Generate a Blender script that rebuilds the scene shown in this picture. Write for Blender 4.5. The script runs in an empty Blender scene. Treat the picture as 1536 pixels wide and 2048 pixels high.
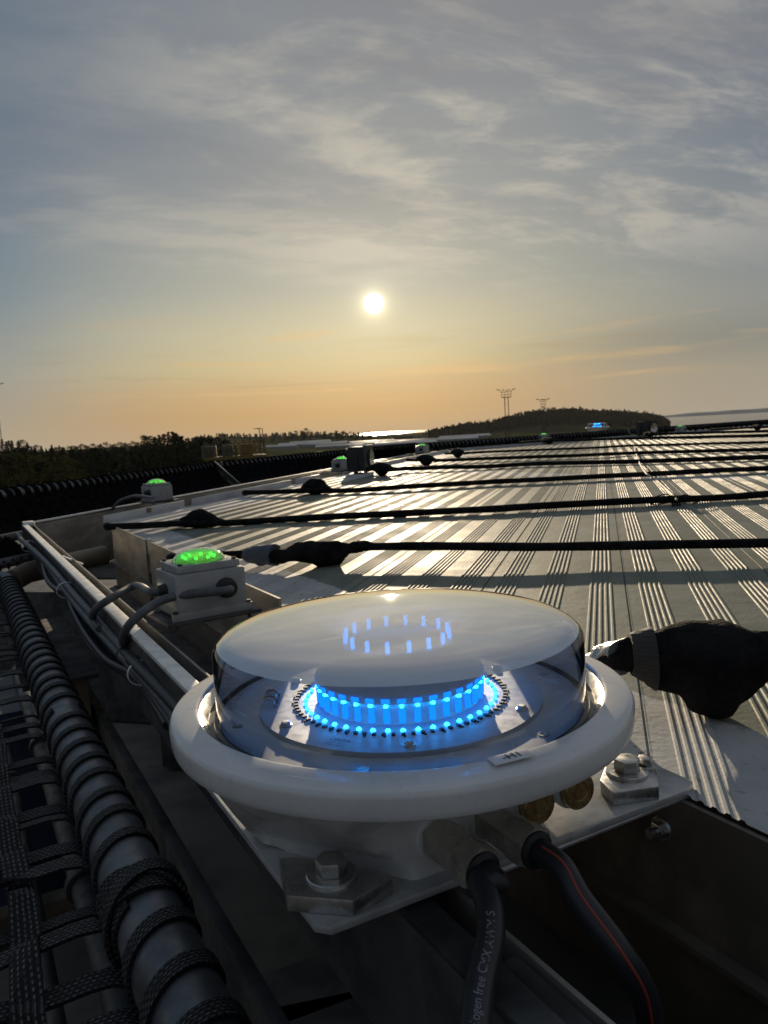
import bpy, bmesh, math, random
from mathutils import Vector, Matrix, noise
C = bpy.context
S = C.scene
COL = S.collection
R = math.radians
PI = math.pi
random.seed(7)

# ------------------------------------------------------------------ camera
H = 0.31                       # camera height over the deck
PITCH, ROLL = R(5.942), R(3.18)
FPX, CX, CY = 1538.0, 768.0, 1024.0
cp, sp = math.cos(PITCH), math.sin(PITCH)
FWD = Vector((0, cp, -sp))
_up0 = Vector((0, sp, cp)); _r0 = Vector((1, 0, 0))
RIGHT = math.cos(ROLL) * _r0 - math.sin(ROLL) * _up0
UP = math.sin(ROLL) * _r0 + math.cos(ROLL) * _up0
cd = bpy.data.cameras.new("camera")
cam = bpy.data.objects.new("camera", cd)
COL.objects.link(cam)
cam.matrix_world = Matrix(((RIGHT.x, UP.x, -FWD.x, 0), (RIGHT.y, UP.y, -FWD.y, 0), (RIGHT.z, UP.z, -FWD.z, H), (0, 0, 0, 1)))
cd.sensor_fit = 'VERTICAL'
cd.sensor_height = 36.0
cd.lens = 36.0 * FPX / 2048.0
cd.clip_start = 0.02
cd.clip_end = 90000
cd.dof.use_dof = True
cd.dof.focus_distance = 0.68
cd.dof.aperture_fstop = 24
S.camera = cam

# ------------------------------------------------------------------ sun, sky, exposure
SUN_EL, SUN_AZ = R(9.25), R(0.1)          # azimuth measured from +Y towards +X
SUN_DIR = Vector((math.sin(SUN_AZ) * math.cos(SUN_EL), math.cos(SUN_AZ) * math.cos(SUN_EL), math.sin(SUN_EL)))
sl = bpy.data.lights.new("sun", 'SUN')
sl.energy = 5.0
sl.angle = R(0.6)
sl.color = (1.0, 0.80, 0.55)
so = bpy.data.objects.new("sun", sl)
COL.objects.link(so)
so.rotation_euler = (-SUN_DIR).to_track_quat('-Z', 'Y').to_euler()
so.location = SUN_DIR * 30

S.view_settings.view_transform = 'Standard'
S.view_settings.look = 'None'
S.view_settings.gamma = 1.0
S.view_settings.exposure = 0.0
S.render.engine = 'CYCLES'
S.cycles.use_denoising = True
S.cycles.max_bounces = 8
S.cycles.transparent_max_bounces = 16
S.cycles.sample_clamp_indirect = 3.0
S.cycles.caustics_reflective = False
S.cycles.caustics_refractive = False


class NT:
    """tiny node-tree writer"""
    def __init__(self, tree):
        self.t = tree
        self.n = tree.nodes
        self.n.clear()

    def new(self, typ, **kw):
        nd = self.n.new(typ)
        for k, v in kw.items():
            setattr(nd, k, v)
        return nd

    def link(self, a, b):
        self.t.links.new(a, b)

    def put(self, sock, v):
        if v is None:
            return
        if hasattr(v, 'is_linked') or isinstance(v, bpy.types.NodeSocket):
            self.link(v, sock)
        else:
            if isinstance(v, (tuple, list)) and len(v) == 3 and sock.type == 'RGBA':
                v = (*v, 1)
            sock.default_value = v

    def math(self, op, a, b=None, c=None, clamp=False):
        nd = self.new('ShaderNodeMath', operation=op, use_clamp=clamp)
        self.put(nd.inputs[0], a); self.put(nd.inputs[1], b); self.put(nd.inputs[2], c)
        return nd.outputs[0]

    def vmath(self, op, a, b=None):
        nd = self.new('ShaderNodeVectorMath', operation=op)
        self.put(nd.inputs[0], a); self.put(nd.inputs[1], b)
        return nd.outputs['Value'] if op in ('DOT_PRODUCT', 'LENGTH', 'DISTANCE') else nd.outputs[0]

    def xyz(self, v):
        nd = self.new('ShaderNodeSeparateXYZ'); self.put(nd.inputs[0], v)
        return nd.outputs[0], nd.outputs[1], nd.outputs[2]

    def comb(self, x, y, z):
        nd = self.new('ShaderNodeCombineXYZ')
        for i, v in enumerate((x, y, z)):
            self.put(nd.inputs[i], v)
        return nd.outputs[0]

    def noise(self, vec, scale, detail=4, rough=0.5, dist=0.0, out='Fac'):
        nd = self.new('ShaderNodeTexNoise')
        self.put(nd.inputs['Vector'], vec)
        nd.inputs['Scale'].default_value = scale
        nd.inputs['Detail'].default_value = detail
        nd.inputs['Roughness'].default_value = rough
        nd.inputs['Distortion'].default_value = dist
        return nd.outputs[out]

    def ramp(self, fac, stops, interp='LINEAR'):
        nd = self.new('ShaderNodeValToRGB')
        cr = nd.color_ramp
        cr.interpolation = interp
        while len(cr.elements) < len(stops):
            cr.elements.new(0.5)
        for e, (p, c) in zip(cr.elements, stops):
            e.position = p
            e.color = (*c, 1) if isinstance(c, (tuple, list)) else (c, c, c, 1)
        self.put(nd.inputs[0], fac)
        return nd.outputs[0]

    def maprange(self, v, a, b, c=0.0, d=1.0, smooth=True):
        nd = self.new('ShaderNodeMapRange', interpolation_type='SMOOTHSTEP' if smooth else 'LINEAR')
        for i, x in enumerate((v, a, b, c, d)):
            self.put(nd.inputs[i], x)
        return nd.outputs[0]

    def mix(self, fac, a, b, mode='MIX'):
        nd = self.new('ShaderNodeMix', data_type='RGBA', blend_type=mode)
        self.put(nd.inputs[0], fac); self.put(nd.inputs[6], a); self.put(nd.inputs[7], b)
        return nd.outputs[2]


w = bpy.data.worlds.new("World")
S.world = w
w.use_nodes = True
T = NT(w.node_tree)
geo = T.new('ShaderNodeTexCoord').outputs['Generated']
dx, dy, dz = T.xyz(geo)
zc = T.math('MAXIMUM', dz, 0.0)
hl = T.math('SQRT', T.math('ADD', T.math('MULTIPLY', dx, dx), T.math('MULTIPLY', dy, dy)))
cosaz = T.math('DIVIDE', dy, T.math('MAXIMUM', hl, 1e-4))
sinaz = T.math('DIVIDE', dx, T.math('MAXIMUM', hl, 1e-4))
towards = T.maprange(cosaz, 0.88, 0.995)
sunside = T.ramp(zc, [(0, (.66, .45, .25)), (.03, (.65, .41, .19)), (.06, (.66, .455, .23)), (.09, (.66, .56, .32)), (.13, (.62, .58, .40)),
                      (.18, (.46, .475, .41)), (.28, (.36, .385, .385)), (.40, (.30, .325, .35)), (.6, (.27, .29, .32)), (1, (.24, .28, .34))])
away = T.ramp(zc, [(0, (.56, .45, .32)), (.04, (.46, .41, .315)), (.09, (.385, .39, .355)), (.17, (.225, .30, .355)),
                   (.30, (.165, .225, .30)), (.55, (.145, .19, .255)), (1, (.20, .235, .31))])
base = T.mix(towards, away, sunside)
# the right-hand side of the sky is a greyer, warmer veil
veil = T.maprange(sinaz, 0.02, 0.42)
veil = T.math('MULTIPLY', veil, T.maprange(zc, .02, .30, 0.85, 0.35))
base = T.mix(veil, base, T.ramp(zc, [(0, (.48, .42, .33)), (.05, (.42, .38, .30)), (.09, (.27, .275, .25)), (.13, (.34, .34, .31)), (.3, (.31, .32, .33)), (1, (.22, .25, .29))]))
# the far side of the sky, behind the photographer, is dimmer
behind = T.maprange(cosaz, 0.62, -0.15)
base = T.mix(behind, base, T.ramp(zc, [(0, (.18, .19, .20)), (.3, (.12, .14, .18)), (.6, (.12, .145, .19)), (1, (.2, .24, .31))]))
# high wispy cloud, laid out on a flat cloud sheet
pz = T.math('ADD', zc, 0.16)
u = T.math('DIVIDE', dx, pz); v = T.math('DIVIDE', dy, pz)
a_ = R(-24)
ur = T.math('ADD', T.math('MULTIPLY', u, math.cos(a_)), T.math('MULTIPLY', v, -math.sin(a_)))
vr = T.math('ADD', T.math('MULTIPLY', u, math.sin(a_)), T.math('MULTIPLY', v, math.cos(a_)))
P1 = T.comb(T.math('MULTIPLY', ur, 0.9), T.math('MULTIPLY', vr, 1.65), 3.1)
warp = T.noise(P1, 0.8, 3, .5, 0, 'Color')
P1w = T.vmath('ADD', P1, T.vmath('MULTIPLY', T.vmath('SUBTRACT', warp, (.5, .5, .5)), (.8, .8, 0)))
n1 = T.noise(P1w, 1.25, 10, .60, .2)
P2 = T.comb(T.math('MULTIPLY', ur, 2.2), T.math('MULTIPLY', vr, 5.0), 9.0)
P2w = T.vmath('ADD', P2, T.vmath('MULTIPLY', T.vmath('SUBTRACT', warp, (.5, .5, .5)), (1.6, 2.2, 0)))
n2_ = T.noise(P2w, 1.35, 10, .66, .2)
big = T.noise(T.comb(T.math('MULTIPLY', u, .55), T.math('MULTIPLY', v, .8), 1.7), 1.1, 3, .5, 0)
cl = T.math('ADD', T.math('MULTIPLY', n1, .66), T.math('MULTIPLY', n2_, .34))
cl = T.math('ADD', cl, T.math('MULTIPLY', T.math('SUBTRACT', big, .5), .42))
cl = T.math('ADD', cl, T.math('MULTIPLY', T.math('SUBTRACT', T.noise(T.comb(T.math('MULTIPLY', u, 5.0), T.math('MULTIPLY', v, 11.0), 4.4), 1.0, 7, .65, .2), .5), .16))
dens = T.maprange(cl, .455, .60)
band = T.math('MULTIPLY', T.maprange(zc, .13, .24), T.maprange(zc, .66, .40, .45, 1.0))
rightside = T.maprange(sinaz, -.50, .15, .25, 1.0)
dens = T.math('MULTIPLY', T.math('MULTIPLY', dens, band), rightside)
cloudcol = T.mix(T.maprange(T.vmath('DOT_PRODUCT', geo, tuple(SUN_DIR)), .86, .985), (.44, .435, .42), (.62, .58, .50))
base = T.mix(T.math('MULTIPLY', dens, .92), base, cloudcol)
shade = T.math('MULTIPLY', T.maprange(T.noise(T.comb(T.math('MULTIPLY', ur, .9), T.math('MULTIPLY', vr, 2.2), 21.0), 1.0, 6, .55, .6), .40, .64), T.maprange(zc, .16, .4))
base = T.mix(T.math('MULTIPLY', shade, .55), base, T.mix(T.maprange(sinaz, -.4, .1), (.185, .23, .295), (.27, .268, .29)))
dim = T.math('MULTIPLY', T.maprange(sinaz, -.08, -.42), T.maprange(zc, .24, .50))
base = T.mix(T.math('MULTIPLY', dim, .62), base, (.155, .215, .285))
# thin low streaks near the horizon
P3 = T.comb(T.math('MULTIPLY', T.math('ARCTAN2', dx, dy), 4.0), T.math('MULTIPLY', zc, 58.0), 2.0)
n3 = T.noise(P3, 1.0, 6, .55, .25)
st = T.math('MULTIPLY', T.maprange(n3, .54, .70), T.math('MULTIPLY', T.maprange(zc, .015, .06), T.maprange(zc, .17, .10)))
base = T.mix(T.math('MULTIPLY', st, .62), base, T.mix(towards, (.42, .37, .29), (.80, .53, .25)))
st2 = T.math('MULTIPLY', T.maprange(n3, .46, .32), T.math('MULTIPLY', T.maprange(zc, .03, .07), T.maprange(zc, .15, .09)))
base = T.mix(T.math('MULTIPLY', st2, .30), base, T.mix(towards, (.27, .27, .27), (.44, .32, .18)))
# aureole and the sun itself
ang = T.math('ARCCOSINE', T.math('MINIMUM', T.vmath('DOT_PRODUCT', geo, tuple(SUN_DIR)), 1.0))
halo = T.math('ADD', T.math('MULTIPLY', T.math('EXPONENT', T.math('MULTIPLY', ang, -1 / .10)), .17),
              T.math('MULTIPLY', T.math('EXPONENT', T.math('MULTIPLY', ang, -1 / .008)), 2.2))
halocol = T.new('ShaderNodeVectorMath', operation='SCALE')
halocol.inputs[0].default_value = (1.0, .90, .60)
T.link(halo, halocol.inputs['Scale'])
core = T.math('MULTIPLY', T.maprange(ang, .0132, .0094), 8.0)
corecol = T.new('ShaderNodeVectorMath', operation='SCALE')
corecol.inputs[0].default_value = (1.0, .95, .82)
T.link(core, corecol.inputs['Scale'])
sky = T.new('ShaderNodeTexSky')
sky.sky_type = 'NISHITA'
sky.sun_disc = False
sky.sun_elevation = SUN_EL
sky.sun_rotation = SUN_AZ
sky.dust_density = 3.0
nis = T.new('ShaderNodeVectorMath', operation='SCALE')
T.link(sky.outputs[0], nis.inputs[0])
nis.inputs['Scale'].default_value = 0.02
tot = T.vmath('ADD', T.vmath('ADD', T.vmath('MULTIPLY', base, (7.8, 7.8, 7.8)), T.vmath('MULTIPLY', nis.outputs[0], (1, 1, 1))),
              T.vmath('MULTIPLY', T.vmath('ADD', halocol.outputs[0], corecol.outputs[0]), (10, 10, 10)))
bg = T.new('ShaderNodeBackground')
bg.inputs['Strength'].default_value = 0.1
T.link(tot, bg.inputs['Color'])
wo = T.new('ShaderNodeOutputWorld')
T.link(bg.outputs[0], wo.inputs['Surface'])

# ------------------------------------------------------------------ places
NV = Vector((.8755, .483, 0))      # across the near deck edge, inwards
DV = Vector((.483, -.8755, 0))     # along the near deck edge, towards the photographer's right
AV = Vector((.961, -.277, 0))      # across the deck planks
SV = Vector((.277, .961, 0))       # along the deck planks
PLANK = math.atan2(-.277, .961)
Z = Vector((0, 0, 1))


def F(n, t, z=0.0):
    return NV * n + DV * t + Z * z


def L(a, s, z=0.0):
    return AV * a + SV * s + Z * z


def ray(px, py):
    return (FWD * FPX + RIGHT * (px - CX) - UP * (py - CY)).normalized()


def at(px, py, z=0.0):
    v_ = ray(px, py)
    return Vector((0, 0, H)) + v_ * ((z - H) / v_.z)


def atd(px, py, Y):
    v_ = ray(px, py)
    return Vector((0, 0, H)) + v_ * (Y / v_.y)


# ------------------------------------------------------------------ materials
MATS = {}


def principled(name, col=(.5, .5, .5), rough=.5, metal=0.0, fn=None, **kw):
    m = bpy.data.materials.new(name)
    m.use_nodes = True
    t = NT(m.node_tree)
    b = t.new('ShaderNodeBsdfPrincipled')
    o = t.new('ShaderNodeOutputMaterial')
    t.link(b.outputs[0], o.inputs['Surface'])
    b.inputs['Base Color'].default_value = (*col, 1)
    b.inputs['Roughness'].default_value = rough
    b.inputs['Metallic'].default_value = metal
    for k, v_ in kw.items():
        b.inputs[k].default_value = v_
    if fn:
        fn(t, b)
    MATS[name] = m
    return m


def coords(t, kind='Object'):
    return t.new('ShaderNodeTexCoord').outputs[kind]


def bump(t, b, h, strength=.3, dist=.001):
    nd = t.new('ShaderNodeBump')
    nd.inputs['Strength'].default_value = strength
    nd.inputs['Distance'].default_value = dist
    t.put(nd.inputs['Height'], h)
    t.link(nd.outputs[0], b.inputs['Normal'])


def vary(scale, c1, c2, r1, r2, lo=.35, hi=.65, detail=5, bs=0.0, bd=.001, bscale=None, stretch=(1, 1, 1)):
    def fn(t, b):
        co = t.vmath('MULTIPLY', coords(t), stretch)
        n = t.noise(co, scale, detail, .6)
        f = t.maprange(n, lo, hi)
        t.link(t.mix(f, c1, c2), b.inputs['Base Color'])
        t.put(b.inputs['Roughness'], t.maprange(t.noise(co, scale * 2.3, 4, .6), .3, .7, r1, r2))
        if bs:
            bump(t, b, t.noise(co, bscale or scale * 4, 5, .6), bs, bd)
    return fn


def emis(name, col, strength):
    m = bpy.data.materials.new(name)
    m.use_nodes = True
    t = NT(m.node_tree)
    e = t.new('ShaderNodeEmission')
    e.inputs[0].default_value = (*col, 1)
    e.inputs[1].default_value = strength
    o = t.new('ShaderNodeOutputMaterial')
    t.link(e.outputs[0], o.inputs['Surface'])
    MATS[name] = m
    return m


def enamel(t, b):
    co = coords(t)
    n = t.noise(co, 14, 6, .65)
    st = t.noise(t.vmath('MULTIPLY', co, (60, 60, 9)), 1.0, 4, .6)
    sp = t.noise(co, 420, 2, .5)
    c = t.mix(t.maprange(n, .3, .7), (.66, .67, .67), (.77, .78, .78))
    c = t.mix(t.math('MULTIPLY', t.maprange(st, .58, .75), .22), c, (.42, .40, .36))
    c = t.mix(t.math('MULTIPLY', t.maprange(sp, .70, .76), .45), c, (.30, .28, .25))
    t.link(c, b.inputs['Base Color'])
    t.put(b.inputs['Roughness'], t.maprange(t.noise(co, 45, 5, .65), .3, .7, .22, .42))
    bump(t, b, t.noise(co, 900, 3, .6), .08, .0004)


principled('white_enamel', (.72, .73, .74), .28, fn=enamel, **{'Coat Weight': .3, 'Coat Roughness': .1})
principled('grey_enamel', (.4, .42, .43), .35, fn=vary(30, (.30, .315, .325), (.37, .385, .39), .28, .45, bs=.06))
principled('plate_white', (.5, .52, .55), .4, fn=vary(6, (.40, .42, .45), (.52, .54, .56), .3, .55, stretch=(1, 1, 2)))
principled('reflector_white', (.8, .8, .8), .35, .0, fn=vary(12, (.74, .75, .76), (.84, .84, .84), .16, .3))
principled('steel', (.5, .5, .5), .35, .95, fn=vary(60, (.42, .42, .41), (.58, .58, .57), .25, .45, bs=.05, bscale=300))
principled('brushed_ring', (.62, .6, .56), .25, 1.0, fn=vary(20, (.55, .53, .5), (.68, .66, .62), .18, .32))
principled('galvanised', (.45, .46, .47), .45, .5, fn=vary(24, (.40, .41, .42), (.60, .61, .61), .35, .6, bs=.08, bscale=120))
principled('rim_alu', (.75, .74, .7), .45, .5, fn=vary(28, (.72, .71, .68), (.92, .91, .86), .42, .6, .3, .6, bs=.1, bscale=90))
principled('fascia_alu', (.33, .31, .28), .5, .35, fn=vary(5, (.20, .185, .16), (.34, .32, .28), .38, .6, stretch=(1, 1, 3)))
principled('dull_metal', (.1, .1, .1), .5, .6, fn=vary(20, (.05, .054, .058), (.10, .105, .11), .4, .6))
principled('flood_paint', (.02, .022, .022), .6, fn=vary(20, (.014, .016, .016), (.03, .032, .032), .5, .7))
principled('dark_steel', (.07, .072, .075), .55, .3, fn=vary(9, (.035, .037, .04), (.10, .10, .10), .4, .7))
principled('brown_metal', (.05, .045, .04), .5, .2, fn=vary(9, (.13, .115, .095), (.27, .225, .175), .4, .65, .42, .7, bs=.15, bscale=60))
principled('tube_steel', (.2, .21, .22), .42, .6, fn=vary(14, (.085, .092, .10), (.17, .178, .19), .32, .55, bs=.1, bscale=200))
principled('brass', (.5, .33, .14), .3, .75, fn=vary(80, (.42, .28, .12), (.60, .42, .2), .22, .42))
principled('gland_nickel', (.4, .37, .3), .35, .7, fn=vary(60, (.44, .42, .36), (.58, .55, .48), .25, .42))
principled('black_rubber', (.012, .013, .015), .5, fn=vary(60, (.009, .010, .012), (.02, .021, .024), .4, .6, bs=.1, bscale=150))
principled('black_cable', (.02, .022, .027), .42)
principled('grey_cable', (.10, .11, .12), .5, fn=vary(50, (.075, .083, .09), (.12, .13, .14), .4, .6))
principled('red_stripe', (.32, .05, .03), .5)
principled('white_nylon', (.78, .78, .78), .45)
principled('black_plastic', (.012, .012, .013), .4)
principled('pcb', (.45, .47, .5), .35, fn=vary(60, (.42, .44, .47), (.50, .52, .55), .3, .45))
principled('chip', (.02, .02, .02), .4)
principled('label_white', (.80, .80, .80), .35)
principled('ink', (.03, .03, .035), .6)
principled('ink_pale', (.22, .23, .26), .6)
principled('gasket', (.008, .009, .012), .3)
principled('duct_tape', (.42, .44, .47), .25, .6, fn=vary(30, (.30, .32, .35), (.5, .52, .55), .15, .35, bs=1.0, bd=.006, bscale=28))
principled('fabric_tape', (.06, .075, .10), .5)
principled('ribbed_cuff', (.04, .039, .038), .8, fn=lambda t, b: bump(t, b, t.math('SINE', t.math('MULTIPLY', t.xyz(coords(t))[2], 1500)), .8, .001))
principled('cord_white', (.62, .58, .50), .7)
principled('yellow_paint', (.2, .14, .03), .55, fn=vary(5, (.11, .075, .02), (.24, .17, .03), .4, .7))
principled('tan_steel', (.22, .18, .12), .6, fn=vary(3, (.16, .13, .09), (.27, .225, .155), .5, .7))
principled('blue_paint', (.02, .04, .09), .5)
principled('deep_floor', (.2, .16, .13), .7, fn=vary(2.2, (.17, .155, .14), (.34, .29, .24), .5, .85, bs=.2, bscale=20))
principled('floor_mark', (.5, .5, .47), .6, fn=vary(4, (.13, .135, .13), (.26, .26, .24), .4, .8))


def fabric(t, b):
    co = coords(t)
    n = t.noise(co, 28, 4, .6)
    t.link(t.mix(t.maprange(n, .3, .7), (.008, .008, .009), (.022, .022, .023)), b.inputs['Base Color'])
    wv = t.math('ADD', t.math('SINE', t.math('MULTIPLY', t.xyz(co)[0], 2600)), t.math('SINE', t.math('MULTIPLY', t.xyz(co)[2], 2600)))
    fold = t.noise(t.vmath('MULTIPLY', co, (1, 1, .5)), 55, 4, .55, 1.2)
    bump(t, b, t.math('ADD', t.math('MULTIPLY', wv, .25), t.math('MULTIPLY', fold, 9)), .6, .0016)


principled('black_fabric', (.01, .01, .01), .9, fn=fabric, **{'Specular IOR Level': .05})


def webbing(t, b):
    uv = coords(t, 'UV')
    x, y, _ = t.xyz(uv)
    row = t.math('MULTIPLY', y, 5.0)
    ri = t.math('FLOOR', row)
    fy = t.math('FRACT', row)
    xs = t.math('ADD', t.math('MULTIPLY', x, 165.0), t.math('MULTIPLY', ri, .5))
    fx = t.math('FRACT', xs)
    dash = t.math('MULTIPLY', t.math('MULTIPLY', t.maprange(fx, .12, .25), t.maprange(fx, .80, .62)),
                  t.math('MULTIPLY', t.maprange(fy, .30, .42), t.maprange(fy, .74, .60)))
    pick = t.maprange(t.noise(t.comb(t.math('MULTIPLY', t.math('FLOOR', xs), .37), ri, 0), 1.0, 2), .3, .6)
    dash = t.math('MULTIPLY', dash, pick)
    t.link(t.mix(dash, (.008, .009, .011), (.15, .15, .15)), b.inputs['Base Color'])
    hgt = t.math('ADD', t.math('SINE', t.math('MULTIPLY', fy, PI)), t.math('MULTIPLY', t.math('SINE', t.math('MULTIPLY', fx, PI)), .7))
    bump(t, b, hgt, .9, .002)


principled('black_web', (.012, .013, .015), .75, fn=vary(30, (.005, .0055, .006), (.013, .0135, .015), .75, .9, bs=.3, bscale=90), **{'Specular IOR Level': .0})
principled('webbing', (.01, .01, .01), .6, fn=webbing, **{'Specular IOR Level': .35})


def deck_paint(t, b):
    co = coords(t)
    x, y, z = t.xyz(co)
    n = t.noise(co, 7, 6, .65)
    n2 = t.noise(co, 60, 5, .6)
    n3 = t.noise(t.vmath('MULTIPLY', co, (1, .25, 1)), 3.0, 4, .6)
    green = t.mix(t.maprange(n, .3, .7), (.15, .17, .14), (.21, .23, .195))
    green = t.mix(t.math('MULTIPLY', t.maprange(n3, .52, .7), .5), green, (.24, .255, .245))
    # white perimeter line along the near and the left deck edge, worn at its border
    nn = t.vmath('DOT_PRODUCT', co, (NV.dot(AV), NV.dot(SV), 0))
    wob = t.math('MULTIPLY', t.math('SUBTRACT', t.noise(co, 16, 5, .7), .5), .03)
    e1 = t.maprange(t.math('ADD', nn, wob), .655, .648)
    e2 = t.maprange(t.math('ADD', x, wob), -1.63, -1.645)
    line = t.math('MAXIMUM', e1, e2)
    # a broad faded ring marking further in
    rr = t.vmath('DISTANCE', t.vmath('MULTIPLY', co, (1, 1, 0)), (2.4, 7.4, 0))
    ring = t.math('MULTIPLY', t.maprange(t.math('ADD', rr, t.math('MULTIPLY', wob, 3)), 3.72, 3.76), t.maprange(t.math('ADD', rr, t.math('MULTIPLY', wob, 3)), 4.02, 3.98))
    line = t.math('MAXIMUM', line, t.math('MULTIPLY', ring, .75))
    worn = t.math('MULTIPLY', line, t.maprange(n2, .28, .42))
    white = t.mix(t.maprange(n, .3, .7), (.38, .40, .41), (.52, .53, .52))
    col = t.mix(worn, green, white)
    specks = t.maprange(t.noise(co, 210, 2, .5), .70, .76)
    col = t.mix(t.math('MULTIPLY', specks, .7), col, (.05, .05, .045))
    t.link(col, b.inputs['Base Color'])
    rg = t.maprange(n, .3, .7, .56, .70)
    t.put(b.inputs['Roughness'], t.math('ADD', rg, t.math('MULTIPLY', t.math('SUBTRACT', n2, .5), .2)))
    h = t.math('ADD', t.math('MULTIPLY', t.noise(co, 130, 6, .65), 1.0), t.math('MULTIPLY', t.noise(co, 26, 4, .6), 1.6))
    bump(t, b, h, .30, .0022)


principled('deck_paint', (.12, .14, .13), .4, fn=deck_paint, **{'Specular IOR Level': .14})


def clear(name, tint=(1, 1, 1), rough=.02, gloss=1.0):
    m = bpy.data.materials.new(name)
    m.use_nodes = True
    t = NT(m.node_tree)
    tr = t.new('ShaderNodeBsdfTransparent'); tr.inputs[0].default_value = (*tint, 1)
    gl = t.new('ShaderNodeBsdfGlossy'); gl.inputs['Roughness'].default_value = rough
    fr = t.new('ShaderNodeFresnel'); fr.inputs[0].default_value = 1.5
    mx = t.new('ShaderNodeMixShader')
    t.put(mx.inputs[0], t.math('MULTIPLY', fr.outputs[0], gloss, clamp=True))
    t.link(tr.outputs[0], mx.inputs[1]); t.link(gl.outputs[0], mx.inputs[2])
    o = t.new('ShaderNodeOutputMaterial'); t.link(mx.outputs[0], o.inputs['Surface'])
    MATS[name] = m


clear('clear_plastic', (.95, .97, .99), .03)


def milky(name, col, through, rough=.07, split=.5):
    """clouded translucent plastic: scatters most light, lets some straight through, glossy skin"""
    m = bpy.data.materials.new(name)
    m.use_nodes = True
    t = NT(m.node_tree)
    di = t.new('ShaderNodeBsdfDiffuse'); di.inputs[0].default_value = (*col, 1)
    tl = t.new('ShaderNodeBsdfTranslucent'); tl.inputs[0].default_value = (*col, 1)
    m1 = t.new('ShaderNodeMixShader'); m1.inputs[0].default_value = split
    t.link(di.outputs[0], m1.inputs[1]); t.link(tl.outputs[0], m1.inputs[2])
    tr = t.new('ShaderNodeBsdfTransparent')
    m2 = t.new('ShaderNodeMixShader'); t.put(m2.inputs[0], through)
    t.link(m1.outputs[0], m2.inputs[1]); t.link(tr.outputs[0], m2.inputs[2])
    gl = t.new('ShaderNodeBsdfGlossy'); gl.inputs['Roughness'].default_value = rough
    fr = t.new('ShaderNodeFresnel'); fr.inputs[0].default_value = 1.5
    m3 = t.new('ShaderNodeMixShader')
    t.put(m3.inputs[0], t.math('MULTIPLY', fr.outputs[0], 2.7, clamp=True))
    t.link(m2.outputs[0], m3.inputs[1]); t.link(gl.outputs[0], m3.inputs[2])
    o = t.new('ShaderNodeOutputMaterial'); t.link(m3.outputs[0], o.inputs['Surface'])
    MATS[name] = m


milky('milky_cap', (.97, .91, .80), .13, .012, .34)
milky('green_lens', (.90, .90, .26), .13, .04, .6)
emis('led_blue', (.008, .34, 1.0), 25)
emis('led_top', (.0, .27, 1.0), 16)
emis('led_glow', (.003, .15, .9), 2.2)
emis('led_rod_soft', (.01, .16, .9), .55)
emis('led_green', (.04, 1.0, .06), 10)
emis('led_green_far', (.05, 1.0, .10), 2.2)

# ------------------------------------------------------------------ mesh helpers


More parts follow.
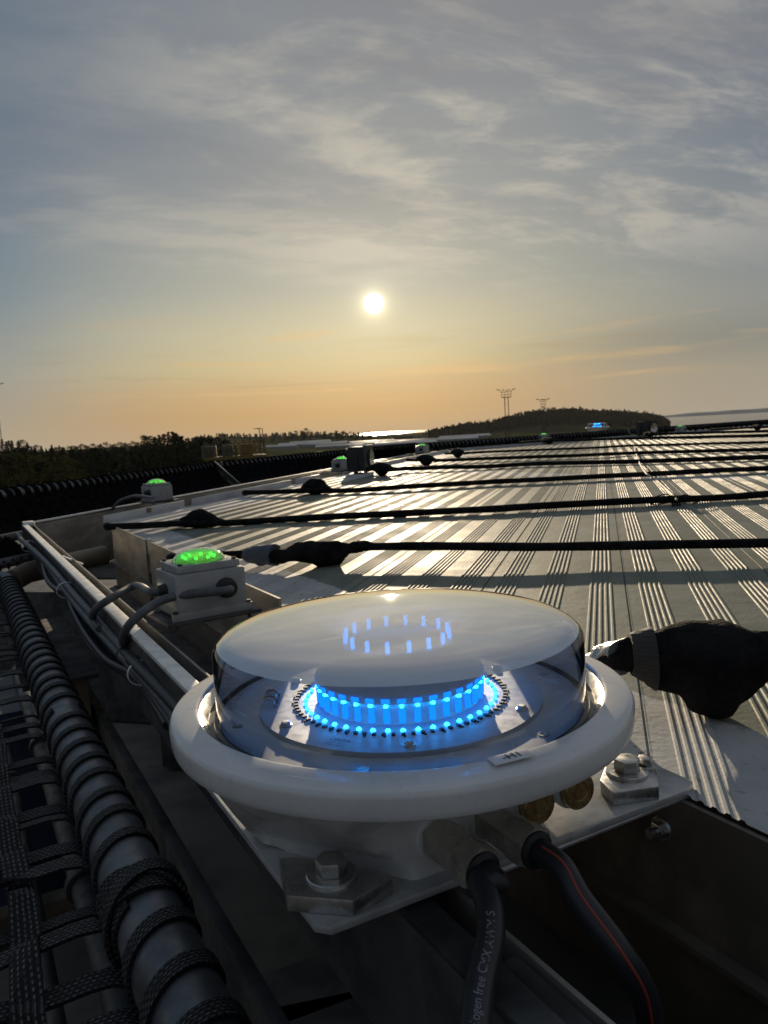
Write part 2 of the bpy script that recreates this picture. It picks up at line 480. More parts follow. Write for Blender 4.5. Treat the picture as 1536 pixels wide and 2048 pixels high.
class MB:
    def __init__(self):
        self.v = []
        self.f = []
        self.uv = []
        self.mi = []
        self.mat = 0

    def face(self, idx, uv=None):
        self.f.append(idx); self.uv.append(uv); self.mi.append(self.mat)

    def box(self, c, s, axes=None, bev=0.0):
        X, Y, W = axes or (Vector((1, 0, 0)), Vector((0, 1, 0)), Z)
        c = Vector(c)
        if bev:
            bm = bmesh.new()
            bmesh.ops.create_cube(bm, size=1)
            for q in bm.verts:
                q.co = Vector((q.co.x * s[0], q.co.y * s[1], q.co.z * s[2]))
            bmesh.ops.bevel(bm, geom=bm.edges[:], offset=bev, segments=2, affect='EDGES', profile=.6)
            b0 = len(self.v)
            bm.verts.index_update()
            for q in bm.verts:
                self.v.append(c + X * q.co.x + Y * q.co.y + W * q.co.z)
            for fc in bm.faces:
                self.face([b0 + q.index for q in fc.verts])
            bm.free()
            return self
        b0 = len(self.v)
        for dx_, dy_, dz_ in ((-1, -1, -1), (1, -1, -1), (1, 1, -1), (-1, 1, -1), (-1, -1, 1), (1, -1, 1), (1, 1, 1), (-1, 1, 1)):
            self.v.append(c + X * (dx_ * s[0] / 2) + Y * (dy_ * s[1] / 2) + W * (dz_ * s[2] / 2))
        for q in ((0, 3, 2, 1), (4, 5, 6, 7), (0, 1, 5, 4), (1, 2, 6, 5), (2, 3, 7, 6), (3, 0, 4, 7)):
            self.face([b0 + i for i in q])
        return self

    def tube(self, pts, r, seg=10, caps=True, flat=1.0):
        """round or flattened tube along points; r a number or a list"""
        pts = [Vector(p) for p in pts]
        n = len(pts)
        rs = r if isinstance(r, (list, tuple)) else [r] * n
        b0 = len(self.v)
        prev = None
        for i, p in enumerate(pts):
            d = (pts[min(i + 1, n - 1)] - pts[max(i - 1, 0)]).normalized()
            if prev is None:
                ref = Z if abs(d.z) < .9 else Vector((1, 0, 0))
                side = d.cross(ref).normalized()
            else:
                side = (prev - d * prev.dot(d)).normalized()
            prev = side
            up = side.cross(d).normalized()
            for k in range(seg):
                a = 2 * PI * k / seg
                self.v.append(p + side * (math.cos(a) * rs[i]) + up * (math.sin(a) * rs[i] * flat))
        for i in range(n - 1):
            for k in range(seg):
                k2 = (k + 1) % seg
                self.face([b0 + i * seg + k, b0 + i * seg + k2, b0 + (i + 1) * seg + k2, b0 + (i + 1) * seg + k])
        if caps:
            self.face([b0 + k for k in reversed(range(seg))])
            self.face([b0 + (n - 1) * seg + k for k in range(seg)])
        return self

    def lathe(self, prof, c, axis=Z, seg=64, x=None, close=False, wave=None):
        axis = Vector(axis).normalized()
        X = x or (Vector((1, 0, 0)) if abs(axis.x) < .9 else Vector((0, 1, 0)))
        X = (X - axis * X.dot(axis)).normalized()
        Y = axis.cross(X)
        c = Vector(c)
        b0 = len(self.v)
        n = len(prof)
        for r_, z_ in prof:
            for k in range(seg):
                a = 2 * PI * k / seg
                rr = r_ if wave is None else wave(r_, z_, a)
                self.v.append(c + axis * z_ + X * (rr * math.cos(a)) + Y * (rr * math.sin(a)))
        for i in range(n - 1 + (1 if close else 0)):
            j = (i + 1) % n
            for k in range(seg):
                k2 = (k + 1) % seg
                self.face([b0 + i * seg + k, b0 + i * seg + k2, b0 + j * seg + k2, b0 + j * seg + k])
        if not close:
            if prof[0][0] > 1e-6:
                self.face([b0 + k for k in reversed(range(seg))])
            if prof[-1][0] > 1e-6:
                self.face([b0 + (n - 1) * seg + k for k in range(seg)])
        return self

    def prism(self, poly, z0, z1, o=Vector((0, 0, 0)), X=Vector((1, 0, 0)), Y=Vector((0, 1, 0)), W=Z, bev=0.0):
        bm = bmesh.new()
        lo = [bm.verts.new((p[0], p[1], z0)) for p in poly]
        hi = [bm.verts.new((p[0], p[1], z1)) for p in poly]
        n = len(poly)
        bm.faces.new(list(reversed(lo))); bm.faces.new(hi)
        for i in range(n):
            j = (i + 1) % n
            bm.faces.new((lo[i], lo[j], hi[j], hi[i]))
        bmesh.ops.recalc_face_normals(bm, faces=bm.faces[:])
        if bev:
            bmesh.ops.bevel(bm, geom=bm.edges[:], offset=bev, segments=2, affect='EDGES', profile=.6)
        b0 = len(self.v)
        bm.verts.index_update()
        for q in bm.verts:
            self.v.append(o + X * q.co.x + Y * q.co.y + W * q.co.z)
        for fc in bm.faces:
            self.face([b0 + q.index for q in fc.verts])
        bm.free()
        return self

    def strip(self, pts, sides, width, thick=.0016, nrm=None):
        """flat webbing strip with UVs: u in metres, v across"""
        n = len(pts)
        b0 = len(self.v)
        ln = 0.0
        us = []
        for i in range(n):
            if i:
                ln += (pts[i] - pts[i - 1]).length
            us.append(ln)
            s = sides[i].normalized()
            d = (pts[min(i + 1, n - 1)] - pts[max(i - 1, 0)]).normalized()
            up = s.cross(d).normalized() * (thick / 2)
            h = s * (width / 2)
            self.v += [pts[i] - h + up, pts[i] + h + up, pts[i] + h - up, pts[i] - h - up]
        for i in range(n - 1):
            a, b = b0 + 4 * i, b0 + 4 * (i + 1)
            u0, u1 = us[i], us[i + 1]
            self.face([a, a + 1, b + 1, b], [(u0, 0), (u0, 1), (u1, 1), (u1, 0)])
            self.face([a + 1, a + 2, b + 2, b + 1], [(u0, 1), (u0, 1), (u1, 1), (u1, 1)])
            self.face([a + 2, a + 3, b + 3, b + 2], [(u0, 1), (u0, 0), (u1, 0), (u1, 1)])
            self.face([a + 3, a, b, b + 3], [(u0, 0), (u0, 0), (u1, 0), (u1, 0)])
        return self

    def hexa(self, c, axis, r, h, chamfer=.0008, x=None):
        axis = Vector(axis).normalized()
        X = x or (Vector((1, 0, 0)) if abs(axis.x) < .9 else Vector((0, 1, 0)))
        X = (X - axis * X.dot(axis)).normalized()
        Y = axis.cross(X)
        poly = [(r * math.cos(PI / 3 * k), r * math.sin(PI / 3 * k)) for k in range(6)]
        return self.prism(poly, 0, h, Vector(c), X, Y, axis, chamfer)


WM = {}


def thing(name, label, cat, loc=(0, 0, 0), rotz=0.0, group=None, kind=None):
    o = bpy.data.objects.new(name, None)
    COL.objects.link(o)
    o.empty_display_size = .05
    o.location = loc
    o.rotation_euler = (0, 0, rotz)
    o['label'] = label
    o['category'] = cat
    if group:
        o['group'] = group
    if kind:
        o['kind'] = kind
    WM[o.name] = Matrix.Translation(Vector(loc)) @ Matrix.Rotation(rotz, 4, 'Z')
    return o


def obj(name, mb, mat, parent=None, local=False, smooth=35, loc=None, rotz=0.0, label=None, cat=None, group=None, kind=None):
    """one mesh object; vertices given in world space unless local is set"""
    me = bpy.data.meshes.new(name)
    if parent is not None:
        M = Matrix.Identity(4) if local else WM[parent.name].inverted()
    elif loc is not None:
        M = Matrix.Identity(4) if local else (Matrix.Translation(Vector(loc)) @ Matrix.Rotation(rotz, 4, 'Z')).inverted()
    else:
        M = Matrix.Identity(4)
    me.from_pydata([tuple(M @ Vector(q)) for q in mb.v], [], mb.f)
    if any(u_ is not None for u_ in mb.uv):
        uvl = me.uv_layers.new(name='UVMap')
        for p in me.polygons:
            u_ = mb.uv[p.index]
            if u_:
                for k, li in enumerate(p.loop_indices):
                    uvl.data[li].uv = u_[k]
    mats = mat if isinstance(mat, (list, tuple)) else [mat]
    for m in mats:
        me.materials.append(MATS[m])
    for p in me.polygons:
        p.material_index = mb.mi[p.index]
    bm = bmesh.new(); bm.from_mesh(me)
    if len(bm.faces) < 60000:
        bmesh.ops.recalc_face_normals(bm, faces=bm.faces[:])
    bm.to_mesh(me); bm.free()
    if smooth:
        for p in me.polygons:
            p.use_smooth = True
        me.set_sharp_from_angle(angle=R(smooth))
    o = bpy.data.objects.new(name, me)
    COL.objects.link(o)
    if parent is not None:
        o.parent = parent
        WM[o.name] = WM[parent.name]
    elif loc is not None:
        o.location = loc
        o.rotation_euler = (0, 0, rotz)
        WM[o.name] = Matrix.Translation(Vector(loc)) @ Matrix.Rotation(rotz, 4, 'Z')
    else:
        WM[o.name] = Matrix.Identity(4)
    if label:
        o['label'] = label
    if cat:
        o['category'] = cat
    if group:
        o['group'] = group
    if kind:
        o['kind'] = kind
    return o


def copy_tree(o, parent=None, loc=None, rotz=None, label=None):
    c = o.copy()
    COL.objects.link(c)
    if parent is not None:
        c.parent = parent
    if loc is not None:
        c.location = loc
    if rotz is not None:
        c.rotation_euler = (0, 0, rotz)
    if label:
        c['label'] = label
    for ch in list(o.children):
        copy_tree(ch, c)
    return c


def curve_pts(pts, n=8):
    """Catmull-Rom through points"""
    pts = [Vector(p) for p in pts]
    out = []
    for i in range(len(pts) - 1):
        p0 = pts[max(i - 1, 0)]; p1 = pts[i]; p2 = pts[i + 1]; p3 = pts[min(i + 2, len(pts) - 1)]
        for k in range(n):
            t = k / n
            out.append(.5 * ((2 * p1) + (p2 - p0) * t + (2 * p0 - 5 * p1 + 4 * p2 - p3) * t * t + (3 * p1 - p0 - 3 * p2 + p3) * t ** 3))
    out.append(pts[-1])
    return out


def text_mb(txt, size, o, X, Y, bend=None, weight=0.0):
    cu = bpy.data.curves.new('lettering', 'FONT')
    cu.body = txt
    cu.size = size
    cu.align_x = 'CENTER'; cu.align_y = 'CENTER'
    cu.offset = weight
    cu.resolution_u = 3
    to = bpy.data.objects.new('lettering', cu)
    COL.objects.link(to)
    dg = C.evaluated_depsgraph_get()
    me = bpy.data.meshes.new_from_object(to.evaluated_get(dg))
    mb = MB()
    for q in me.vertices:
        mb.v.append((o + X * q.co.x + Y * q.co.y) if bend is None else bend(q.co.x, q.co.y))
    for p in me.polygons:
        mb.face(list(p.vertices))
    bpy.data.objects.remove(to)
    bpy.data.curves.remove(cu)
    bpy.data.meshes.remove(me)
    return mb

# ------------------------------------------------------------------ helideck
A_CORNER = L(-1.95, 2.653)
deck = thing('helideck', 'grey green ribbed aluminium landing deck with worn white border', 'deck', L(1, 6, 0), PLANK, kind='structure')
LEFT_A, FRONT_N = -1.95, .495
B_S, BD_K = 10.0, 1.27


def deck_mesh():
    bm = bmesh.new()
    prof = []
    k = -26
    x = .060 + .0875 * k
    seam_i = 0
    while x < 9.0:
        for i in range(5):
            x0 = x + i * .0088
            prof += [(x0 - .0026, 0), (x0 - .0013, .0018), (x0 + .0011, .0020), (x0 + .0026, 0)]
        if (k + 1) % 3 == 0:            # joint between two planks
            xs = x + .0615
            prof += [(xs - .0016, 0), (xs - .0008, -.003), (xs + .0008, -.003), (xs + .0016, .0004), (xs + .0035, 0)]
        k += 1
        x = .060 + .0875 * k
    ss = [-4, 0, 1, 2, 3, 5, 8, 12, 18]
    rows = [[bm.verts.new((p[0], s, p[1])) for p in prof] for s in ss]
    for r0, r1 in zip(rows, rows[1:]):
        for i in range(len(prof) - 1):
            bm.faces.new((r0[i], r0[i + 1], r1[i + 1], r1[i]))
    def cut(co, no):
        bmesh.ops.bisect_plane(bm, geom=bm.verts[:] + bm.edges[:] + bm.faces[:], plane_co=co, plane_no=no, clear_outer=True)
    cut((LEFT_A, 0, 0), (-1, 0, 0))
    cut((FRONT_N * .7076, FRONT_N * .7067, 0), (-.7076, -.7067, 0))
    cut((LEFT_A, B_S, 0), (-BD_K, 1, 0))
    cut((0, 17.5, 0), (0, 1, 0))
    mb = MB()
    bm.verts.index_update()
    for q in bm.verts:
        mb.v.append(AV * q.co.x + SV * q.co.y + Z * q.co.z)
    for f in bm.faces:
        mb.face([q.index for q in f.verts])
    bm.free()
    return mb


# the planking keeps deck axes as its object axes so the paint follows the planks
planks = obj('planking', deck_mesh(), 'deck_paint', None, smooth=0, loc=(0, 0, 0), rotz=PLANK)
planks.parent = deck
planks.matrix_parent_inverse = WM[deck.name].inverted()
WM[planks.name] = WM[deck.name]

# fascia under the near edge, in panels with narrow joints
fx = (AV, SV, Z)
fn_ = (DV, NV, Z)
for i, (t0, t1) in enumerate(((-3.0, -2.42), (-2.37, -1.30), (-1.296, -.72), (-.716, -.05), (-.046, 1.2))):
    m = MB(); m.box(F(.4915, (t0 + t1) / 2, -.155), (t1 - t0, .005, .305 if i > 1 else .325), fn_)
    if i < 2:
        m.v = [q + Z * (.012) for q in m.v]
    obj('fascia_panel', m, 'fascia_alu' if i < 3 else 'brown_metal', deck)  # near panels darker: their shade is put into the colour
m = MB(); m.box(F(.4965, -2.395, .0), (.05, .004, .05), fn_); obj('joint_cover', m, 'plate_white', deck)
# ledge half-way down the fascia
m = MB(); m.box(F(.4815, -.8, -.115), (4.4, .014, .006), fn_); obj('fascia_ledge', m, 'brown_metal', deck)
# upright white plates along the left edge
for s0, s1 in ((2.66, 3.285), (3.36, 4.62), (4.70, 5.15), (5.95, 9.95)):
    m = MB(); m.box(L(LEFT_A + .004, (s0 + s1) / 2, .013), (.006, s1 - s0, .046), fx, .002); obj('edge_plate', m, 'plate_white', deck)
bdir = (AV + SV * BD_K).normalized(); bnor = (SV - AV * BD_K).normalized()
Bp = L(LEFT_A, B_S)
for q0, q1 in ((.05, 2.6), (2.68, 5.6), (5.7, 9.5)):
    m = MB(); m.box(Bp + bdir * ((q0 + q1) / 2) - bnor * .004 + Z * .013, (q1 - q0, .006, .046), (bdir, bnor, Z), .002); obj('edge_plate', m, 'plate_white', deck)
m = MB(); m.box(L(LEFT_A + .0085, 2.98, .022), (.002, .035, .020), fx); obj('yellow_sticker', m, 'yellow_paint', deck)


def bolt_on(parent, c, axis, r=.0095, h=.008, wr=.014, length=0.0, name='bolt'):
    axis = Vector(axis).normalized()
    m = MB(); m.lathe([(0, 0), (wr, 0), (wr, .0022), (wr - .0008, .003), (0, .003)], c, axis, 28)
    m.hexa(Vector(c) + axis * .003, axis, r, h)
    if length:
        m.lathe([(r * .55, 0), (r * .55, length)], Vector(c) + axis * (.003 + h), axis, 14)
    return obj(name, m, 'steel', parent)


b1 = at(1330, 1655, 0)
bolt_on(deck, F(.489, -.432, -.034), -NV, .0075, .006, .0105, .008)
bolt_on(deck, F(.489, -1.62, -.03), -NV, .009, .007, .012, .01)

# ------------------------------------------------------------------ perimeter gutter
gut = thing('drain_gutter', 'bright aluminium perimeter gutter with wide flat rim round the deck edge', 'gutter', F(.25, -1.5, -.1))
RC_A = -2.457                                   # outer line of the left rim


def corner_fa(n, a):
    """point where the line n (parallel to the near edge) meets line a (parallel to the left edge)"""
    det = NV.x * AV.y - NV.y * AV.x
    x = (n * AV.y - NV.y * a) / det
    y = (NV.x * a - AV.x * n) / det
    return Vector((x, y, 0))


def wall(p0, p1, thick, z0, z1, inward):
    d = (p1 - p0)
    ln = d.length
    d = d.normalized()
    m = MB()
    m.box((p0 + p1) / 2 + inward * (thick / 2) + Z * ((z0 + z1) / 2), (ln, thick, z1 - z0), (d, inward, Z), min(.0015, thick * .2))
    return m


cO = corner_fa(.228, RC_A)
tO = cO.dot(DV); sO = cO.dot(SV)
pF = F(.228, -.20)
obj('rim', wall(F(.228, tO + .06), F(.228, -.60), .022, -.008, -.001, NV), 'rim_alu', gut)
obj('rim', wall(F(.228, -.598), pF, .022, -.009, -.002, NV), 'dull_metal', gut)  # same rim, near stretch darkened: shade painted into its colour
obj('rim', wall(L(RC_A, sO + .02), L(RC_A, 9.8), .022, -.008, -.001, AV), 'rim_alu', gut)
mcb = MB(); mcb.box(cO + NV * .018 + AV * .012 + DV * .02 + Z * -.002, (.075, .045, .018), (DV, NV, Z), .004); obj('corner_block', mcb, 'rim_alu', gut)
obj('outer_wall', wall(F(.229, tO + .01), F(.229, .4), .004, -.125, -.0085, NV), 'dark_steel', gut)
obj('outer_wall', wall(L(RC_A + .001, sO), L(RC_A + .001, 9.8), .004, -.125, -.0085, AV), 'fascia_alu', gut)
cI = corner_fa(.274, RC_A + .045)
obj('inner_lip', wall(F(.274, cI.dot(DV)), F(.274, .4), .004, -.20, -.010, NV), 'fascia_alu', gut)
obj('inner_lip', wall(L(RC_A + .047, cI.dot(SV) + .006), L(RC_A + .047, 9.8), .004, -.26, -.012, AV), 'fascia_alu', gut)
obj('channel_ledge', wall(F(.236, -.60), F(.236, .4), .030, -.050, -.044, NV), 'dull_metal', gut)
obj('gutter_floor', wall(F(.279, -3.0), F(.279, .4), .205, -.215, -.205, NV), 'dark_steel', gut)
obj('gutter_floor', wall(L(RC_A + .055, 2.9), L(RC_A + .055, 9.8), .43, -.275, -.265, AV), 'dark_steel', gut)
mb_ = MB(); mb_.box(F(.2585, -.27, -.012), (.16, .018, .005), fn_, .001); obj('splice_plate', mb_, 'dull_metal', gut)
mb_ = MB(); mb_.tube([F(.252, -2.42, -.004), F(.30, -2.40, -.03)], .004, 6); mb_.box(F(.25, -2.43, -.008), (.02, .012, .014), fn_, .002); obj('rim_stay', mb_, 'rim_alu', gut)
bolt_on(gut, F(.2790, -.430, -.030), NV, .0075, .006, .0105, .012)
bq0 = Bp + bnor * .5 - bdir * .35
obj('rim', wall(bq0, bq0 + bdir * 10, .022, -.008, -.001, -bnor), 'rim_alu', gut)
obj('outer_wall', wall(bq0, bq0 + bdir * 10, .004, -.125, -.0085, -bnor), 'fascia_alu', gut)

# ------------------------------------------------------------------ blue status light
AXP = Vector((.005, .603, .006))
XC = Vector((AXP.x, AXP.y, 0))


def status_light(label, group):
    r = thing('status_light', label, 'warning light', AXP, 0, group)
    # housing: round at the top, a flat for the cable entries towards DV
    adv = math.atan2(DV.y, DV.x)
    ears = [F(n, t) - XC for n, t in ((.198, -.458), (.458, -.450))]
    EARS = [math.atan2(q.y, q.x) for q in ears]

    def wv(rr, z, a):
        d = (a - adv + PI) % (2 * PI) - PI
        flat = .098 + .05 * (z - .006) + 6.5 * max(z - .050, 0) ** 1.5
        lim = flat / max(math.cos(d), .05) if abs(d) < 1.3 else 9
        for ea in EARS:
            e = (a - ea + PI) % (2 * PI) - PI
            if abs(e) < 1.2:
                lim = min(lim, (.098 + 1.15 * max(z - .016, 0)) / math.cos(e))
        # soft minimum
        k = 60
        return rr if lim > 2 else -math.log(math.exp(-k * rr * 10) + math.exp(-k * lim * 10)) / (k * 10)
    m = MB()
    m.lathe([(.0, .0062), (.114, .0062), (.124, .0085), (.130, .014), (.136, .026), (.143, .038), (.151, .052), (.159, .066), (.166, .077), (.170, .0835), (.171, .0845), (0, .0845)], XC, Z, 144, Vector((1, 0, 0)), wave=lambda rr, z, a: wv(rr, z, a) if rr > .01 else rr)
    body = obj('housing', m, 'white_enamel', r, smooth=50)
    m = MB(); m.lathe([(.148, .0845), (.160, .0838), (.1740, .0834), (.1768, .0838), (.1788, .0852), (.1797, .0872), (.1802, .0900), (.1806, .0990), (.1801, .1012), (.1788, .1030), (.1768, .1041), (.1740, .1050), (.1620, .1076), (.1604, .1075), (.1596, .1066), (.1592, .0960), (.1490, .0955)], XC, Z, 160, close=True)
    fl = obj('flange', m, 'white_enamel', r, smooth=24)
    m = MB(); m.lathe([(.1594, .1040), (.1585, .1046), (.1570, .1040), (.1525, .0992), (.1516, .0984), (.1516, .0962), (.1594, .0962)], XC, Z, 128, close=True)
    obj('clamp_ring', m, 'brushed_ring', r)
    m = MB(); m.lathe([(.1518, .0930), (.1518, .0966), (.1480, .0962), (.1460, .0975), (.1445, .0975), (.1434, .0962), (.1434, .0930)], XC, Z, 128, close=True)
    obj('gasket', m, 'gasket', r)
    m = MB(); m.lathe([(0, .090), (.1438, .090), (.1438, .0948), (0, .0948)], XC, Z, 96)
    bp = obj('base_plate', m, 'reflector_white', r)
    for k in range(6):
        a = R(18 + 60 * k)
        p = XC + Vector((math.cos(a), math.sin(a), 0)) * .131
        m = MB(); m.lathe([(.0042, 0), (.0042, .0006), (.0024, .0006), (.0018, .0002)], p + Z * .0948, Z, 16)
        obj('rivet', m, 'steel', bp)
    m = MB(); m.lathe([(.050, .0950), (.1130, .0950), (.1130, .0985), (.050, .0985)], XC, Z, 128, close=True)
    pcb = obj('circuit_board', m, 'pcb', r)
    for k in range(6):
        a = R(-90 + 60 * k) + R(2)
        p = XC + Vector((math.cos(a), math.sin(a), 0)) * .1015
        m = MB(); m.lathe([(.0046, 0), (.0046, .0007), (.0036, .0010), (.0034, .0026), (.0024, .0034), (0, .0034)], p + Z * .0985, Z, 18)
        obj('screw', m, 'steel', pcb)
    # ring of tiny drivers outside the lamps
    m = MB()
    for k in range(76):
        a = 2 * PI * k / 76
        if abs(((a - R(250)) + PI) % (2 * PI) - PI) < -1:
            continue
        ca = Vector((math.cos(a), math.sin(a), 0)); sa = Vector((-math.sin(a), math.cos(a), 0))
        m.box(XC + ca * .0838 + Z * .0993, (.0032, .0026, .0016), (ca, sa, Z))
        if k % 2:
            m.box(XC + ca * .0866 + sa * .001 + Z * .0990, (.0014, .0018, .001), (ca, sa, Z))
    obj('driver_chip', m, 'chip', pcb)['kind'] = 'stuff'
    for k in range(44):
        a = 2 * PI * k / 44
        ca = Vector((math.cos(a), math.sin(a), 0)); sa = Vector((-math.sin(a), math.cos(a), 0))
        m = MB(); m.lathe([(.00175, 0), (.0017, .0008), (.0011, .0015), (0, .0018)], XC + ca * .0762 + Z * .0985, Z, 8)
        obj('led', m, 'led_blue', pcb)
    # wire comb near the left rim of the board
    a = math.atan2((at(532, 1402, .1) - XC).y, (at(532, 1402, .1) - XC).x)
    ca = Vector((math.cos(a), math.sin(a), 0)); sa = Vector((-math.sin(a), math.cos(a), 0))
    for k in range(6):
        p = XC + ca * .1045 + sa * ((k - 2.5) * .0048)
        m = MB(); m.tube(curve_pts([p - ca * .005 + Z * .0985, p - ca * .003 + Z * .1035, p + ca * .003 + Z * .1045, p + ca * .007 + Z * .0995], 5), .0006, 6)
        m.box(p - ca * .005 + Z * .1, (.0022, .0024, .002), (ca, sa, Z))
        obj('jumper_wire', m, 'steel' if k % 3 else 'red_stripe', pcb)
    # printed maker's line
    p0 = at(680, 1480, .0988)
    ang = math.atan2((p0 - XC).y, (p0 - XC).x)
    ry = -Vector((math.cos(ang), math.sin(ang), 0)); rx = Vector((ry.y, -ry.x, 0))
    o0 = Vector((p0.x, p0.y, .0987))
    obj('printed_text', text_mb('ORGA', .0058, o0, rx, ry), 'ink', pcb, smooth=0)
    obj('printed_text', text_mb('LOUP 136 V2', .0026, o0 - ry * .0052, rx, ry), 'ink', pcb, smooth=0)
    obj('printed_text', text_mb('B 2091400023', .0026, o0 - ry * .0087, rx, ry), 'ink', pcb, smooth=0)
    # central lamp column
    m = MB(); m.lathe([(.060, .0986), (.0655, .0986), (.0640, .1020), (.0645, .1125), (.0672, .1145), (.0675, .1205), (.064, .1225), (.05, .135), (0, .135)], XC, Z, 96)
    colm = obj('lamp_column', m, 'pcb', r)
    for k in range(36):
        a = 2 * PI * k / 36
        ca = Vector((math.cos(a), math.sin(a), 0)); sa = Vector((-math.sin(a), math.cos(a), 0))
        m = MB(); m.tube([XC + ca * .0650 + Z * .1005, XC + ca * .0650 + Z * .1112], .0024, 8)
        obj('streak_rod', m, 'led_glow', colm)  # glowing rods stand in for streaks of led light on the column
        m = MB(); m.box(XC + ca * .0664 + Z * .1130, (.003, .0026, .0018), (ca, sa, Z), .0004)
        obj('led', m, 'led_blue', colm)
    m = MB()
    for k in range(36):
        a = 2 * PI * k / 36
        ca = Vector((math.cos(a), math.sin(a), 0)); sa = Vector((-math.sin(a), math.cos(a), 0))
        m.box(XC + ca * .0677 + Z * .1172, (.0012, .0062, .0030), (ca, sa, Z), .0003)
    obj('upper_window', m, 'led_glow', colm)
    for k in range(16):
        a = 2 * PI * (k + .5) / 16
        ca = Vector((math.cos(a), math.sin(a), 0))
        m = MB(); m.tube([XC + ca * .042 + Z * .1455, XC + ca * .042 + Z * .1535], .0017, 8)
        obj('top_led', m, 'led_top', colm)
    m = MB(); m.lathe([(.037, .135), (.047, .135), (.047, .1450), (.037, .1450)], XC, Z, 64, close=True)
    obj('top_ring', m, 'pcb', colm)
    # lens: clear side, clouded top
    m = MB(); m.lathe([(.1455, .0966), (.1455, .1470), (.1450, .1492), (.1438, .1515), (.1418, .1534)], XC, Z, 160)
    m.f = [f for f in m.f if len(f) == 4]; m.uv = [None] * len(m.f); m.mi = [0] * len(m.f)
    lens = obj('lens', m, 'clear_plastic', r, smooth=60)
    m = MB(); m.lathe([(.1417, .15345), (.1395, .1550), (.1365, .15655), (.130, .1583), (.115, .1598), (.09, .1606), (.05, .1611), (.012, .1612), (.0, .1612)], XC, Z, 160)
    m.f = [f for f in m.f if len(f) == 4]; m.uv = [None] * len(m.f); m.mi = [0] * len(m.f)
    obj('lens_cap', m, 'milky_cap', lens, smooth=60)
    # cable entries
    for n, kind in ((.262, 'g'), (.305, 'g'), (.345, 'p'), (.384, 'p')):
        t0 = XC.dot(DV) + .100
        c = F(n, t0 - .004, .0345)
        m = MB(); m.lathe([(0, 0), (.0165, 0), (.0165, .004), (.0155, .006), (0, .006)], c, DV, 40)
        obj('boss', m, 'white_enamel', body)
        if kind == 'p':
            m = MB()
            m.lathe([(0, .006), (.0135, .006), (.0142, .0075), (.0142, .0125), (.0132, .0138), (.0072, .0138), (.0066, .0130)], c, DV, 40)
            m.lathe([(.0062, .0140), (.0054, .0134), (.0050, .0085), (0, .0080)], c, DV, 6)
            m.f = [f for f in m.f]
            obj('blanking_plug', m, 'brass', r)
        else:
            m = MB(); m.hexa(c + DV * .005, DV, .0145, .034, .0012, Z)
            g = obj('cable_gland', m, 'gland_nickel', r)
            m = MB(); m.lathe([(.0125, .039), (.0152, .0395), (.0158, .041), (.0158, .052), (.0146, .0555), (.0126, .0558)], c, DV, 6, Z)
            m.lathe([(.0130, .038), (.0130, .0405)], c, DV, 30)
            obj('gland_nut', m, 'gland_nickel', g, smooth=20)
            m = MB(); m.lathe([(.0126, .0540), (.0124, .0575), (.0088, .0590), (.0080, .0560)], c, DV, 30)
            obj('seal', m, 'black_rubber', g)
    # threaded drain stub under the flange
    p0 = at(800, 1655, .075)
    a = math.atan2((p0 - XC).y, (p0 - XC).x)
    m = MB(); m.lathe([(.0048, .072), (.0048, .085)], XC + Vector((math.cos(a), math.sin(a), 0)) * .150, Z, 18)
    obj('drain_stub', m, 'steel', body)
    # lugs with hold-down bolts
    for outline, bolt in ((((557, 1716), (590, 1713), (778, 1746), (785, 1757), (706, 1801), (573, 1791)), (664, 1752)),
                          (((1200, 1560), (1216, 1518), (1262, 1510), (1312, 1536), (1318, 1572), (1226, 1586)), (1254, 1546))):
        pts = [at(px, py, .0172) for px, py in outline]
        ctr = at(bolt[0], bolt[1], .0172)
        m = MB(); m.prism([(q.x - ctr.x, q.y - ctr.y) for q in pts], .0062, .0172, Vector((ctr.x, ctr.y, 0)), Vector((1, 0, 0)), Vector((0, 1, 0)), Z, .0010)
        lug = obj('lug', m, 'steel', r)
        bolt_on(lug, ctr, Z, .0108, .0100, .0175)
    c = at(1290, 1534, .0172)
    bolt_on(r, c, Z, .0062, .006, .009)
    # name tag
    p0 = at(1036, 1524, .1084)
    a = math.atan2((p0 - XC).y, (p0 - XC).x)
    ry = -Vector((math.cos(a), math.sin(a), 0)); rx = Vector((ry.y, -ry.x, 0))
    o0 = XC - ry * .1645 + Z * .1083
    m = MB(); m.box(o0 + Z * .0002, (.028, .0112, .0008), (rx, ry, Z), .0002)
    tag = obj('name_tag', m, 'label_white', r)
    obj('tag_text', text_mb('-H1', .0092, o0 + Z * .00085 + rx * .001, rx, ry, weight=.00018), 'ink', tag, smooth=0)
    return r


status = status_light('large white round beacon with glowing blue lamp ring, tagged -H1, in the foreground', 'blue status lights on the deck edge')
far_status = copy_tree(status, loc=at(1195, 872, .0) + Z * .05, rotz=0.4, label='small distant blue beacon on the far deck edge left of the round floodlight')

far_status.scale = (1.25, 1.25, 1.3)
mp = thing('mounting_plate', 'dull aluminium plate carrying the foreground blue beacon across the gutter', 'plate', F(.33, -.56, .003))
m = MB(); m.prism([(.168, -.74), (.168, -.425), (.176, -.416), (.497, -.412), (.512, -.42), (.512, -.74)], .0, .006, Vector((0, 0, 0)), NV, DV, Z, .0012)
obj('plate', m, 'galvanised', mp)
m = MB(); m.tube([F(.30, -.4165, -.001), F(.40, -.4165, -.001), F(.50, -.4165, -.001)], .0032, 8); obj('edge_bead', m, 'galvanised', mp)

# ------------------------------------------------------------------ cables at the beacon


